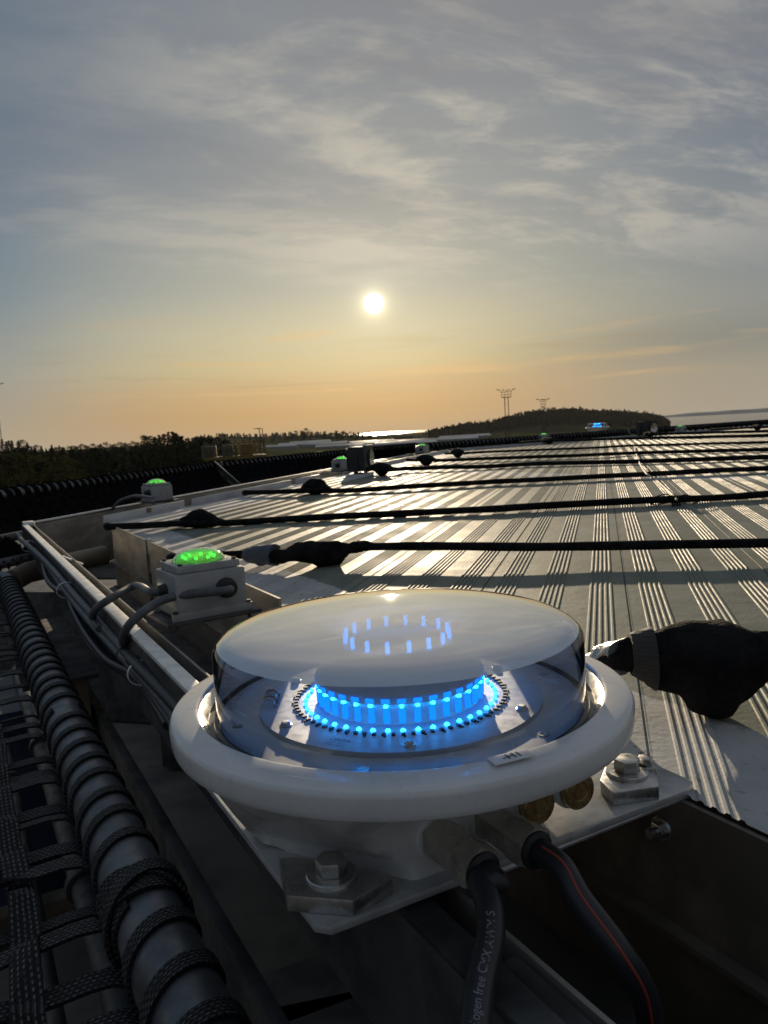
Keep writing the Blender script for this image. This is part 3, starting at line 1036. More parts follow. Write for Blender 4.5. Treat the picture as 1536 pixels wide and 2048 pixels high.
def cable(label, pts, r, mat, name='cable', cat='cable', n=8, group=None, seg=12):
    cp_ = curve_pts(pts, n)
    m = MB(); m.tube(cp_, r, seg)
    return obj(name, m, mat, None, smooth=60, loc=pts[0], label=label, cat=cat, group=group), cp_


c1, path1 = cable('thick dark cable with pale lettering dropping from the left gland of the beacon',
                  [F(.262, -.374, .0345), F(.262, -.360, .034), at(962, 1760, .034), at(980, 1820, .028), at(980, 1880, .022), at(962, 1960, .016), at(950, 2050, .012), at(945, 2150, .010)], .0082, 'black_cable', seg=20)
c2, path2 = cable('dark cable with a red stripe looping out of the right beacon gland',
                  [F(.305, -.374, .0345), F(.306, -.352, .0335), at(1160, 1800, .022), at(1235, 1900, .002), at(1288, 1990, -.03), at(1300, 2080, -.07), at(1270, 2180, -.12)], .0082, 'black_cable', seg=20)


def on_cable(path, r, i, a):
    """point on the skin of a cable and its frame; a=0 faces the camera"""
    p = path[i]
    d = (path[min(i + 1, len(path) - 1)] - path[max(i - 1, 0)]).normalized()
    tocam = (Vector((0, 0, H)) - p)
    tocam = (tocam - d * tocam.dot(d)).normalized()
    side = d.cross(tocam)
    return p + (tocam * math.cos(a) + side * math.sin(a)) * r, d, side, tocam


sp_ = [on_cable(path2, .0080, i, -.45 + .012 * i)[0] for i in range(4, len(path2))]
m = MB(); m.tube(sp_, .0009, 6); obj('stripe', m, 'red_stripe', c2)
# lettering along the first cable
cl_ = [0]
for q0, q1 in zip(path1, path1[1:]):
    cl_.append(cl_[-1] + (q1 - q0).length)


def bend1(x, y):
    s = min(max(.110 + x, 0), cl_[-1] - 1e-4)
    i = max(k for k in range(len(cl_)) if cl_[k] <= s)
    i = min(i, len(path1) - 2)
    f = (s - cl_[i]) / (cl_[i + 1] - cl_[i])
    a = on_cable(path1, .0083, i, y / .0083)
    b = on_cable(path1, .0083, i + 1, y / .0083)
    return a[0].lerp(b[0], f)


obj('cable_text', text_mb('SLCOMUS Halogen free CMX AWM S', .0072, None, None, None, lambda x, y: bend1(-x, y)), 'ink_pale', c1, smooth=0)

# ------------------------------------------------------------------ green perimeter lights


def perimeter_light(label, group):
    """local frame: x across the broad face, -y towards the face with the gland, z up"""
    r = thing('perimeter_light', label, 'deck light', (0, 0, 0), 0, group)
    I = (Vector((1, 0, 0)), Vector((0, 1, 0)), Z)
    m = MB(); m.box((0, 0, .0375), (.112, .100, .069), I, .004)
    m.box((0, -.0475, .006), (.128, .006, .012), I, .001)
    m.box((0, .0475, .006), (.128, .006, .012), I, .001)
    box = obj('housing', m, 'grey_enamel', r, True)
    m = MB(); m.box((0, 0, .0785), (.100, .090, .012), I, .0025); lid = obj('lid', m, 'grey_enamel', r, True)
    for x, y in ((-.043, -.038), (.043, -.038), (-.043, .038), (.043, .038)):
        m = MB(); m.lathe([(0, .0845), (.0036, .0845), (.0036, .0875), (.0018, .0875), (.0015, .0862), (0, .0862)], (x, y, 0), Z, 14)
        obj('screw', m, 'black_plastic', lid, True)
    m = MB(); m.lathe([(.041, .0846), (.041, .0862), (.0385, .0905), (.033, .0960), (.025, .1005), (.014, .1035), (.0, .1045)], (0, 0, 0), Z, 48)
    m.f = [f for f in m.f if len(f) == 4]; m.uv = [None] * len(m.f); m.mi = [0] * len(m.f)
    lens = obj('lens', m, 'green_lens', r, True, smooth=60)
    for k in range(8):
        a = 2 * PI * k / 8 + .3
        m = MB(); m.box((.024 * math.cos(a), .024 * math.sin(a), .0905), (.0045, .0045, .005), I, .001)
        obj('led', m, 'led_green', lens, True)
    m = MB(); m.box((0, 0, .0865), (.05, .05, .002), I); obj('reflector', m, 'pcb', lens, True)
    ax = Vector((0, -1, 0))
    m = MB(); m.lathe([(0, 0), (.0165, 0), (.0165, .006), (.0145, .007), (.0145, .014), (.0125, .018), (.0075, .0185)], (.022, -.0495, .042), ax, 12)
    obj('gland', m, 'black_rubber', r, True)
    ax = Vector((-1, 0, 0))
    m = MB(); m.lathe([(0, 0), (.012, 0), (.012, .005), (.010, .012), (.0065, .0125)], (-.0555, .0, .042), ax, 12)
    obj('gland', m, 'black_rubber', r, True)
    m = MB(); m.box((0, 0, -.003), (.150, .118, .006), I, .001)
    m.box((0, .075, -.003), (.05, .05, .0055), I, .001)
    obj('foot_plate', m, 'dark_steel', r, True)
    for x in (-.058, .058):
        m = MB(); m.lathe([(0, 0), (.0045, 0), (.0045, .004), (0, .004)], (x, -.0475, .012), Z, 6)
        m.lathe([(.003, -.014), (.003, 0)], (x, -.0475, 0), Z, 8)
        obj('foot_bolt', m, 'dark_steel', r, True)
    return r


GP = 'green perimeter lights along the deck edge'
pl0 = perimeter_light('nearest green deck light, grey box with two looping cables', GP)
pl0.scale = (1.16, 1.16, 1.12)
pl0.location = F(.372, -1.385, .002)
pl0.rotation_euler = (0, 0, math.atan2(NV.y, NV.x) + R(4))
for px, py, lift, rz, lab in ((316, 1006, .012, R(-48), 'green deck light on the left edge above the white plate with a yellow sticker'),
                              (684, 943, .010, R(-48), 'green deck light in front of the dark side of the left floodlight'),
                              (845, 909, .02, R(-40), 'faint yellow green deck light at the far left corner of the deck'),
                              (1088, 884, .03, R(25), 'green deck light on the far edge below the right floodlight mast'),
                              (1362, 868, .03, R(30), 'green deck light on the far edge right of the round floodlight')):
    p = at(px, py, 0)
    q = copy_tree(pl0, loc=p + Z * lift, rotz=rz, label=lab)

# ------------------------------------------------------------------ floodlights


def floodlight(label, group):
    """local: lens looks along -y"""
    r = thing('floodlight', label, 'floodlight', (0, 0, 0), 0, group)
    I = (Vector((1, 0, 0)), Vector((0, 1, 0)), Z)
    m = MB(); m.box((0, .02, .125), (.30, .17, .21), I, .008)
    for k in range(7):
        m.box((-.12 + .04 * k, .115, .125), (.006, .03, .17), I)
    obj('housing', m, 'flood_paint', r, True)
    m = MB(); m.box((0, -.068, .125), (.32, .012, .23), I, .004); obj('front_frame', m, 'flood_paint', r, True)
    m = MB(); m.lathe([(.083, .0), (.083, .008), (.076, .012), (.074, .002)], (.03, -.074, .125), Vector((0, -1, 0)), 40, close=True)
    obj('lens_rim', m, 'black_plastic', r, True)
    m = MB(); m.lathe([(0, -.02), (.012, -.018), (.074, .003)], (.03, -.074, .125), Vector((0, -1, 0)), 40)
    m.f = [f for f in m.f if len(f) == 4]; m.uv = [None] * len(m.f); m.mi = [0] * len(m.f)
    m.v = [q + Vector((0, -.021, 0)) for q in m.v]
    obj('reflector', m, 'brushed_ring', r, True)
    m = MB(); m.lathe([(0, 0), (.012, 0), (.010, .012), (0, .016)], (.03, -.088, .125), Vector((0, -1, 0)), 16); obj('bulb', m, 'brass', r, True)
    m = MB(); m.box((-.165, .02, .08), (.008, .04, .16), I, .001); m.box((.165, .02, .08), (.008, .04, .16), I, .001); m.box((0, .02, .002), (.338, .04, .008), I, .001)
    obj('bracket', m, 'flood_paint', r, True)
    return r


fl0 = floodlight('dark box floodlight with a round lens facing the camera on the far deck edge', 'floodlights on the deck edge')
fl0.location = at(1296, 874, 0) + Z * .015
fl0.rotation_euler = (0, 0, R(28))
fl1 = copy_tree(fl0, loc=at(726, 946, 0), rotz=R(72), label='dark box floodlight seen from the side on the left deck edge beside a green light')
fl1.scale = (.72, .75, .90)

# ------------------------------------------------------------------ cables along the gutter
CG = 'cables strapped along the gutter rim'


def edge_path(pxs):
    return [at(x, y, z) for x, y, z in pxs]


cabs = [
    ('upper grey cable strapped right under the gutter rim', [(40, 1078, -.02), (90, 1122, -.03), (150, 1190, -.035), (215, 1262, -.04), (280, 1335, -.045), (350, 1408, -.05), (430, 1492, -.06)], .0085, 'grey_cable'),
    ('second grey cable below the gutter rim', [(34, 1068, -.02), (55, 1092, -.03), (92, 1128, -.04), (128, 1178, -.05), (178, 1240, -.05), (240, 1308, -.055), (300, 1372, -.06), (380, 1470, -.07)], .0080, 'grey_cable'),
    ('dark cable sagging away from the gutter rim between two ties', [(84, 1120, -.045), (94, 1158, -.06), (112, 1178, -.06), (133, 1186, -.055), (146, 1220, -.07), (172, 1268, -.085), (212, 1318, -.085), (262, 1346, -.075), (300, 1384, -.075), (350, 1455, -.08)], .0070, 'black_cable'),
    ('dark cable sagging lowest below the gutter rim', [(132, 1182, -.055), (142, 1212, -.075), (164, 1262, -.095), (200, 1314, -.10), (248, 1344, -.085), (290, 1378, -.08), (335, 1450, -.085)], .0070, 'black_cable'),
    ('black cable running closest to the rim beside the beacon', [(262, 1318, -.035), (310, 1366, -.04), (352, 1410, -.045), (420, 1485, -.05)], .0095, 'black_cable'),
]
for lab, pxs, r_, mt in cabs:
    cable(lab, edge_path(pxs), r_, mt, n=7, group=CG)
for lab, pxs in (('white cable tie round the bundle nearest the beacon', (286, 1345, -.05)), ('white cable tie round the bundle half-way along the rim', (133, 1180, -.045)),
                 ('dark cable tie round the cables below the upper loop', (262, 1308, -.045)), ('cable tie round the cables near the gutter corner', (57, 1092, -.035))):
    p = at(*pxs)
    m = MB()
    ring = [(math.cos(2 * PI * k / 24) * .024, math.sin(2 * PI * k / 24) * .020) for k in range(25)]
    m.strip([p + NV * a + Z * b for a, b in ring], [DV] * 25,   .006, .0014)
    m.uv = [None] * len(m.f)
    m.box(p + Z * .014, (.006, .006, .005), fn_, .001)
    obj('cable_tie', m, 'black_plastic' if lab.startswith('dark') else 'white_nylon', None, loc=p, label=lab, cat='cable tie', group='ties on the gutter cables')
# the two loops that feed the nearest green light
pm = pl0.location
Mx = Matrix.Rotation(pl0.rotation_euler.z, 4, 'Z') @ Matrix.Diagonal((1.16, 1.16, 1.12, 1))
g1 = pm + Mx @ Vector((.022, -.066, .042)); g2 = pm + Mx @ Vector((-.067, 0, .042))
cable('grey cable looping from the front gland of the nearest green light', [g1, g1 + Mx @ Vector((-.016, -.016, .002)), at(340, 1195, .045), at(285, 1225, .035), at(253, 1258, .01), at(247, 1290, -.03), at(258, 1308, -.045), at(285, 1338, -.05)], .0075, 'grey_cable', n=8, group='feed cables of the green lights')
cable('grey cable looping from the left gland of the nearest green light', [g2, g2 + Mx @ Vector((-.014, 0, .002)), at(270, 1172, .035), at(222, 1197, .028), at(192, 1218, .005), at(186, 1236, -.03), at(200, 1258, -.04)], .0075, 'grey_cable', n=8, group='feed cables of the green lights')
q0 = at(306, 996, .085)
cable('thin grey cable running from the second green light to the rim', [q0, at(270, 992, .085), at(240, 1002, .06), at(226, 1016, .0), at(222, 1022, -.03)], .007, 'grey_cable', n=6, group='feed cables of the green lights')

# ------------------------------------------------------------------ tie-down ropes with black covers


def section_tube(m, secs, seg=20, nz=0.0, sc=30.0):
    """secs: list of (centre, side vector, half width, z top, z bottom)"""
    b0 = len(m.v)
    for (c, s, hw, zt, zb) in secs:
        for k in range(seg):
            a = 2 * PI * k / seg
            ca, sa = math.cos(a), math.sin(a)
            q = c + s * (hw * ca)
            q.z = (zt + zb) / 2 + (zt - zb) / 2 * sa
            if nz:
                q = q + noise.noise_vector(q * sc) * nz
            m.v.append(q)
    for i in range(len(secs) - 1):
        for k in range(seg):
            k2 = (k + 1) % seg
            m.face([b0 + i * seg + k, b0 + i * seg + k2, b0 + (i + 1) * seg + k2, b0 + (i + 1) * seg + k])
    m.face([b0 + k for k in range(seg)]); m.face([b0 + (len(secs) - 1) * seg + k for k in range(seg)])


def lerp_prof(prof, u):
    for a, b in zip(prof, prof[1:]):
        if a[0] <= u <= b[0]:
            f = (u - a[0]) / (b[0] - a[0])
            f = f * f * (3 - 2 * f) * .5 + f * .5
            return [a[i] + (b[i] - a[i]) * f for i in range(1, len(a))]
    return list(prof[-1][1:])


def cover(mb, p0, p1, prof, n=34, nz=.0015, sc=35):
    d = (p1 - p0); d.z = 0
    side = d.normalized().cross(Z)
    secs = []
    for i in range(n + 1):
        u = i / n
        hw, zt, zb = lerp_prof(prof, u)
        c = p0.lerp(p1, u); c.z = 0
        secs.append((c, side, hw, zt, zb))
    section_tube(mb, secs, 22, nz, sc)


ROPES = 'black tie-down ropes across the deck'


def rope(label, pts, r, bundle=None, tape=None, flat=.75, n=10, cuff=None, shackle=True):
    pts3 = curve_pts([at(*p) for p in pts], n)
    root = thing('tie_rope', label, 'rope', Vector((pts3[0].x, pts3[0].y, 0)), 0, ROPES)
    rad = [r * (1 + .12 * noise.noise(p * 9.0)) for p in pts3]
    m = MB(); m.tube([p + Z * (.004 * noise.noise(p * 3.0)) for p in pts3], rad, 10, flat=flat)
    obj('rope', m, 'black_fabric', root, smooth=60)
    if bundle:
        m = MB(); cover(m, *bundle); obj('cover', m, 'black_fabric', root, smooth=70)
    if tape:
        m = MB(); cover(m, *tape[:3], n=14, nz=.004, sc=60); obj('tape', m, tape[3], root, smooth=50)
    if cuff:
        m = MB(); cover(m, *cuff, n=12, nz=.0006); obj('cuff', m, 'ribbed_cuff', root, smooth=60)
    if shackle:
        p = pts3[0]
        m = MB(); ring = [(math.cos(2 * PI * k / 20), math.sin(2 * PI * k / 20)) for k in range(21)]
        m.tube([p + AV * (a * .016) + Z * (b * .012) for a, b in ring], .004, 8, caps=False)
        obj('shackle', m, 'dark_steel', root)
    return root


# R1: nearest, at the right frame edge
p0, p1 = at(1236, 1320, .060), at(1580, 1315, .060)
rope('nearest tie-down rope, fat black cover with silver tape beside the blue beacon', [(1165, 1345, .03), (1200, 1334, .045), (1236, 1322, .060), (1400, 1318, .055), (1580, 1315, .060), (1800, 1290, .045), (2300, 1270, .03)], .013,
     (p0, p1, [(0, .014, .079, .049), (.06, .017, .083, .047), (.12, .020, .086, .044), (.16, .022, .087, .035), (.22, .026, .090, .031), (.34, .036, .095, .024), (.43, .043, .099, .007), (.55, .046, .1005, .001), (.63, .044, .1005, .002), (.72, .036, .095, .014), (.81, .024, .088, .029), (.87, .016, .086, .037), (1.0, .014, .084, .042)], 60, .0045, 38),
     (at(1170, 1345, .03), p0.lerp(p1, .035), [(0, .013, .047, .011), (.5, .0175, .070, .030), (1, .0200, .0860, .0430)], 'duct_tape'),
     cuff=(p0.lerp(p1, .075) + Z * .002, p0.lerp(p1, .21), [(0, .0235, .0880, .0438), (.5, .0270, .0915, .0368), (1, .0312, .0940, .0272)]))
# R2
p0, p1 = at(538, 1112, .035), at(745, 1096, .035)
rope('second tie-down rope, long black cover behind the nearest green light', [(345, 1118, .02), (400, 1112, .03), (470, 1109, .033), (540, 1106, .036), (745, 1095, .036), (1000, 1094, .036), (1150, 1092, .034), (1350, 1089, .033), (1536, 1084, .032), (1900, 1074, .03), (2600, 1050, .03)], .0138,
     (p0, p1, [(0, .018, .048, .015), (.12, .022, .050, .016), (.22, .024, .056, .018), (.28, .026, .064, .018), (.33, .026, .060, .016), (.40, .030, .063, .010), (.46, .032, .061, .0), (.58, .033, .060, .0), (.66, .030, .058, .001), (.73, .024, .054, .018), (.78, .017, .049, .026), (.82, .018, .055, .026), (.92, .016, .054, .030), (1, .012, .047, .034)], 56, .004, 45),
     (at(495, 1112, .03), p0.lerp(p1, .06), [(0, .020, .052, .014), (.5, .022, .058, .010), (1, .022, .064, .010)], 'fabric_tape'))
# R3
p0, p1 = at(356, 1046, .02), at(456, 1046, .014)
rope('third tie-down rope, low black peaked cover near the left deck corner', [(215, 1053, .02), (290, 1051, .022), (356, 1047, .024), (456, 1046, .014), (560, 1039, .012), (645, 1035, .014), (804, 1026, .016), (976, 1018, .018), (1060, 1013, .018), (1277, 1002, .017), (1536, 988, .017), (1900, 965, .016), (2500, 930, .016)], .0165,
     (p0, p1, [(0, .016, .034, .010), (.15, .022, .045, .002), (.32, .034, .066, .0), (.50, .036, .070, .0), (.66, .030, .054, .0), (.85, .016, .032, .004), (1, .010, .024, .006)], 30, .002, 32),
     (at(325, 1049, .02), p0.lerp(p1, .08), [(0, .015, .032, .010), (1, .018, .038, .006)], 'fabric_tape'))
# R4
p0, p1 = at(606, 980, .02), at(664, 981, .02)
rope('fourth tie-down rope, black knob cover beside the white edge plates', [(490, 986, .02), (560, 984, .022), (606, 982, .024), (664, 981, .02), (740, 978, .02), (810, 974, .02), (976, 963.5, .021), (1060, 960, .021), (1292, 948, .021), (1536, 936, .02), (1900, 915, .02)], .018,
     (p0, p1, [(0, .02, .040, .012), (.15, .04, .065, .004), (.35, .05, .085, .0), (.6, .045, .082, .0), (.8, .03, .050, .006), (1, .016, .034, .008)], 26, .003, 24))
# R5..R9: funnel shaped covers standing on their tips
funnel = [(0, .012, .060, .040), (.12, .03, .085, .045), (.30, .045, .095, .030), (.42, .040, .098, .0), (.58, .040, .098, .0), (.70, .045, .090, .030), (.88, .03, .070, .040), (1, .014, .050, .030)]
for lab, b0_, b1_, pts, r_ in (
        ('fifth tie-down rope, black funnel cover beside the left floodlight', (740, 944), (788, 944), [(735, 938, .04), (788, 938, .04), (810, 937, .03), (900, 935, .025), (976, 932.5, .022), (1060, 928, .021), (1296, 922, .02), (1536, 914, .02), (1900, 902, .02)], .020),
        ('sixth tie-down rope, black funnel cover right of the faint corner light', (833, 925), (872, 925), [(815, 919, .04), (872, 921, .035), (960, 917.5, .03), (1180, 910, .025), (1276, 905.5, .02), (1536, 898.6, .02), (1800, 891, .02)], .020),
        ('seventh tie-down rope with its black funnel cover far along the left edge', (903, 910), (929, 910), [(890, 907, .04), (929, 906, .035), (1050, 900.5, .025), (1180, 896, .02), (1276, 891, .02), (1400, 887.6, .02), (1700, 880, .02)], .018),
        ('eighth tie-down rope, black funnel cover below the green light on the far edge', (1083, 884), (1114, 884), [(1040, 885, .03), (1083, 882, .05), (1114, 881, .05), (1190, 879, .03), (1276, 876.6, .025), (1536, 870.6, .02), (1800, 864, .02)], .026),
        ('ninth tie-down rope from the foot of the round floodlight', (1288, 872), (1312, 872), [(1288, 870, .03), (1312, 868.5, .03), (1360, 866.5, .025), (1536, 862, .02), (1800, 856, .02)], .026),
        ('farthest tie-down rope with a black cover at the right frame edge', (1504, 857), (1526, 857), [(1420, 859, .03), (1504, 855, .05), (1526, 854, .05), (1700, 850, .03)], .026)):
    rope(lab, pts, r_, (at(b0_[0], b0_[1], .03), at(b1_[0], b1_[1], .03), funnel, 26, .004, 18), None, n=6, shackle=False)

# white cord with black lashings
cp1 = curve_pts([at(1268, 893, .012), at(1276, 918, .015), at(1290, 944, .035), at(1310, 958, .012), at(1340, 985, .006), at(1353, 999, .03)], 10)
m = MB(); m.tube(cp1, .0042, 8)
cord = obj('cord', m, 'cord_white', None, smooth=60, loc=cp1[0], label='thin white cord stretched across several black ropes on the deck', cat='cord')
pk = at(1352, 1001, .02)
ln = thing('cord_lashing', 'black twine lashing with loose loops tying the white cord to a rope', 'lashing', Vector((pk.x, pk.y, 0)))
m = MB(); 
for k in range(4):
    c = pk + AV * (-.012 + .008 * k)
    m.tube([c + SV * (math.cos(2 * PI * j / 16) * .019) + Z * (math.sin(2 * PI * j / 16) * .018) for j in range(17)], .0022, 6, caps=False)
obj('knot', m, 'black_fabric', ln)
m = MB(); m.tube(curve_pts([pk, pk + AV * -.03 + SV * .03 + Z * .02, pk + AV * -.085 + SV * .02 + Z * .002, pk + AV * -.07 - SV * .03 - Z * .01, pk], 8), .0022, 6); obj('loop', m, 'black_fabric', ln)
m = MB(); m.tube(curve_pts([pk, pk + AV * .03 + SV * .035 + Z * .015, pk + AV * .085 + SV * .01 + Z * .0, pk + AV * .05 - SV * .02 - Z * .01], 8), .0022, 6); obj('loop', m, 'black_fabric', ln)

# ------------------------------------------------------------------ safety nets
NETS = 'perimeter safety nets of black webbing'


def helix_wrap(m, c0, d, r, t0, t1, pitch, width, thick=.0035, seg=20, wob=0.0):
    side0 = d.cross(Z).normalized(); up = side0.cross(d).normalized()
    n = max(int((t1 - t0) / pitch * seg), 4)
    pts, sides = [], []
    for i in range(n + 1):
        f = i / seg
        a = -2 * PI * f + 1.0
        t = t0 + pitch * f + wob * noise.noise(Vector((f * 1.3, t0, 2)))
        rad = side0 * math.cos(a) + up * math.sin(a)
        pts.append(c0 + d * t + rad * (r + thick / 2 + .0008))
        sides.append(d)
    m.strip(pts, sides, width, thick)


net = thing('safety_net', 'near safety net, grey tube wound with black webbing and woven straps', 'safety net', F(.122, -.9, -.15), 0, NETS)
TC = F(.122, 0, -.152)
TR = .034
m = MB(); m.tube([TC + DV * -3.02, TC + DV * -1.5, TC + DV * .35], TR, 40)
obj('tube', m, 'tube_steel', net, smooth=60)
elb = curve_pts([TC + DV * -3.02, TC + DV * -3.10 - NV * .012, TC + DV * -3.14 - NV * .08, TC + DV * -3.15 - NV * .4, TC + DV * -3.2 - NV * 1.2 + Z * .12], 6)
m = MB(); m.tube(elb, TR, 24); obj('elbow', m, 'tube_steel', net, smooth=60)
for k, (t0, t1, pitch) in enumerate(((-3.0, -2.0, .062), (-2.0, -1.37, .064), (-1.37, -.80, .065), (-.74, -.12, .068))):
    m = MB(); helix_wrap(m, TC, DV, TR, t0, t1, pitch, (.019, .020, .018, .021)[k], wob=.014)
    obj('wrap', m, 'webbing', net, smooth=60)
# thick knot where the lashing starts again
m = MB()
for j, (da, off) in enumerate(((-.35, .0), (.35, .006), (0.0, .012))):
    pts, sides = [], []
    for i in range(23):
        a = 2 * PI * i / 22
        rad = NV * math.cos(a) + Z * math.sin(a)
        pts.append(TC + DV * (-.765 + .02 * math.sin(a + j * 2) + off) + rad * (TR + .0035 + .0025 * j))
        sides.append((DV + NV * da * math.sin(a)).normalized())
    m.strip(pts, sides, .023, .0035)
obj('knot', m, 'webbing', net, smooth=60)
rnd = random.Random(3)
t = -2.98
i = 0
while t < .2:
    z0 = -.150 + rnd.uniform(-.012, .02)
    pts, sides = [], []
    tw = rnd.uniform(-.25, .25)
    sk = rnd.uniform(-.018, .018)
    edge_on = rnd.random() < .18
    pts.append(F(.122 + .020, t + .012, -.152 - TR - .003)); sides.append(DV)
    pts.append(F(.122 - .012, t + .006, -.152 - TR - .004)); sides.append(DV)
    for k in range(15):
        f = k / 14
        n = .078 - 1.5 * f ** 1.15
        sag = -.02 * math.sin(PI * min(f * 3, 1))
        wz = .007 * (1 if (k + i) % 2 else -1) * (1 if k > 1 else 0)
        a = tw * math.sin(3 * f + i) + (.9 * math.sin(PI * min(f * 4, 1)) if edge_on else 0)
        pts.append(F(n, t + sk * f * 4, z0 - .014 * (1 - f) + .16 * f + sag + wz))
        sides.append(DV * math.cos(a) + Z * math.sin(a))
    m = MB(); m.strip(curve_pts(pts, 3), [sides[min(int(j / 3), len(sides) - 1)] for j in range(3 * (len(pts) - 1) + 1)], .024, .003)
    obj('webbing_strap', m, 'webbing', net, smooth=60)
    t += rnd.uniform(.058, .072)
    i += 1
for k, n in enumerate((.012, -.105, -.23, -.36, -.50, -.65, -.82, -1.0, -1.2)):
    pts = []
    for j in range(70):
        tt = -3.05 + j * .047
        f = ((.078 - n) / 1.5) ** (1 / 1.15)
        zz = -.158 + .16 * f - .02 * math.sin(PI * min(f * 3, 1)) + .011 * (1 if (j + k) % 2 else -1)
        pts.append(F(n + .012 * noise.noise(Vector((tt * 4, k, 0))), tt, zz + .008))
    m = MB(); m.strip(pts, [(NV + Z * .5 * math.sin(j * 1.7 + k)).normalized() for j in range(70)], .028, .003)
    obj('cross_strap', m, 'webbing', net, smooth=60)


def far_net(label, o0, o1, i0, i1, pitch=.085, wid=.045, tr=.040, ncross=14, nstr=60, bar=True):
    """outer tube from o0 to o1, inner border from i0 to i1"""
    r = thing('safety_net', label, 'safety net', (o0 + o1) / 2, 0, NETS)
    d = (o1 - o0).normalized()
    m = MB(); m.tube([o0, (o0 + o1) / 2, o1], tr, 16); obj('tube', m, 'tube_steel', r, smooth=60)
    m = MB(); helix_wrap(m, o0, d, tr, .02, (o1 - o0).length - .02, pitch, wid, .006, 14, .01); obj('wrap', m, 'black_web', r, smooth=60)
    m = MB()
    rr = random.Random(int(o0.y * 100))
    for k in range(nstr):
        f = (k + .5) / nstr
        a, b = o0.lerp(o1, f), i0.lerp(i1, f)
        n = ncross * 2
        pts = [a.lerp(b, j / n) + Z * (.012 * (1 if (j + k) % 2 else -1) - .05 * math.sin(PI * j / n) + rr.uniform(-.004, .004)) for j in range(n + 1)]
        m.strip(pts, [d] * (n + 1), .070, .004)
    for c in range(1, ncross):
        f = c / ncross
        n = nstr
        pts = [o0.lerp(o1, (k + .5) / n).lerp(i0.lerp(i1, (k + .5) / n), f) + Z * (.012 * (1 if (k + c) % 2 else -1) - .05 * math.sin(PI * f)) for k in range(n)]
        s = (i0 - o0).normalized()
        m.strip(pts, [s] * n, .085, .004)
    obj('netting', m, 'black_web', r, smooth=60)['kind'] = 'stuff'
    m = MB(); m.tube([i0, i1], .020, 10); obj('inner_tube', m, 'dark_steel', r, smooth=60)
    if bar:
        m = MB()
        e = (i1 - o1).normalized()
        m.box((o1 + i1) / 2 + Z * .02, ((i1 - o1).length, .008, .045), (e, e.cross(Z).normalized(), e.cross(e.cross(Z)).normalized()), .002)
        obj('end_bar', m, 'dull_metal', r)
    return r


tA, tB, tC = at(0, 990, .10), at(430, 932, .10), at(690, 905, .10)
dAB = (tB - tA).normalized()
far_net('left safety net panel behind the gutter corner with pale ribbed tube', tA - dAB * 1.5, tB, L(-2.52, tA.dot(SV) - 2.2, -.07), L(-2.52, 5.05, -.05), tr=.030, pitch=.075, wid=.038, nstr=84, ncross=10)
dBC = (tC - tB).normalized()
far_net('second left safety net panel, beyond the flat divider bar', tB + dBC * .08, tC + dBC * 2.2, L(-2.52, 5.15, -.05), L(-2.52, 11.0, -.05), tr=.030, pitch=.075, wid=.038, nstr=80, ncross=10)
far_net('small net panel filling the corner below the left gutter end', at(-260, 1030, .10), tA - dAB * .2, at(-160, 1165, -.15), at(72, 1112, -.10), tr=.022, pitch=.075, wid=.038, nstr=26, ncross=12, bar=False)
q0 = at(846, 900, .03); q1 = at(1190, 868, .05); q2 = at(1540, 846, .05)
far_net('safety net panel along the far left part of the deck rim', Bp - bdir * .9 + bnor * 1.1 + Z * .07, Bp + bdir * 5.2 + bnor * 1.1 + Z * .07, Bp - bdir * .3 + bnor * .56 - Z * .05, Bp + bdir * 5.2 + bnor * .56 - Z * .05, nstr=66, ncross=6, bar=False)
far_net('safety net panel along the far right part of the deck rim', Bp + bdir * 5.3 + bnor * 1.1 + Z * .07, Bp + bdir * 12.5 + bnor * 1.1 + Z * .07, Bp + bdir * 5.3 + bnor * .56 - Z * .05, Bp + bdir * 12.5 + bnor * .56 - Z * .05, nstr=70, ncross=6, bar=False)

# support arm, beam and the space under the net
m = MB(); a0 = TC + DV * -3.07; m.tube([a0 + NV * .02, F(.20, -3.15, -.14), F(.50, -3.30, -.13)], .040, 24)
arm = obj('strut', m, 'tan_steel', None, smooth=60, loc=a0, label='round steel arm joining the net tube corner to the gutter', cat='strut')
bs = thing('support_bracket', 'tan steel bracket plates under the gutter between net tube and deck', 'bracket', F(.17, -2.0, -.8))
m = MB(); m.box(F(.205, -2.25, -.42), (.62, .05, .38), fn_, .004); obj('gusset', m, 'tan_steel', bs)
m = MB(); m.box(F(.17, -2.30, -.235), (.75, .17, .012), fn_, .002); obj('top_flange', m, 'dark_steel', bs)
m = MB(); m.box(F(.25, -1.0, -.55), (3.6, .02, .45), fn_, .003); obj('web', m, 'dark_steel', bs)
dr = thing('oil_drum', 'dark blue drum standing below the net tube', 'drum', F(.12, -3.2, -1.5))
m = MB(); m.lathe([(.28, -1.5), (.285, -1.2), (.29, -1.19), (.285, -1.18), (.285, -.9), (.29, -.89), (.285, -.88), (.28, -.62), (.26, -.62), (0, -.63)], F(.10, -3.3, 0), Z, 40); obj('shell', m, 'blue_paint', dr)

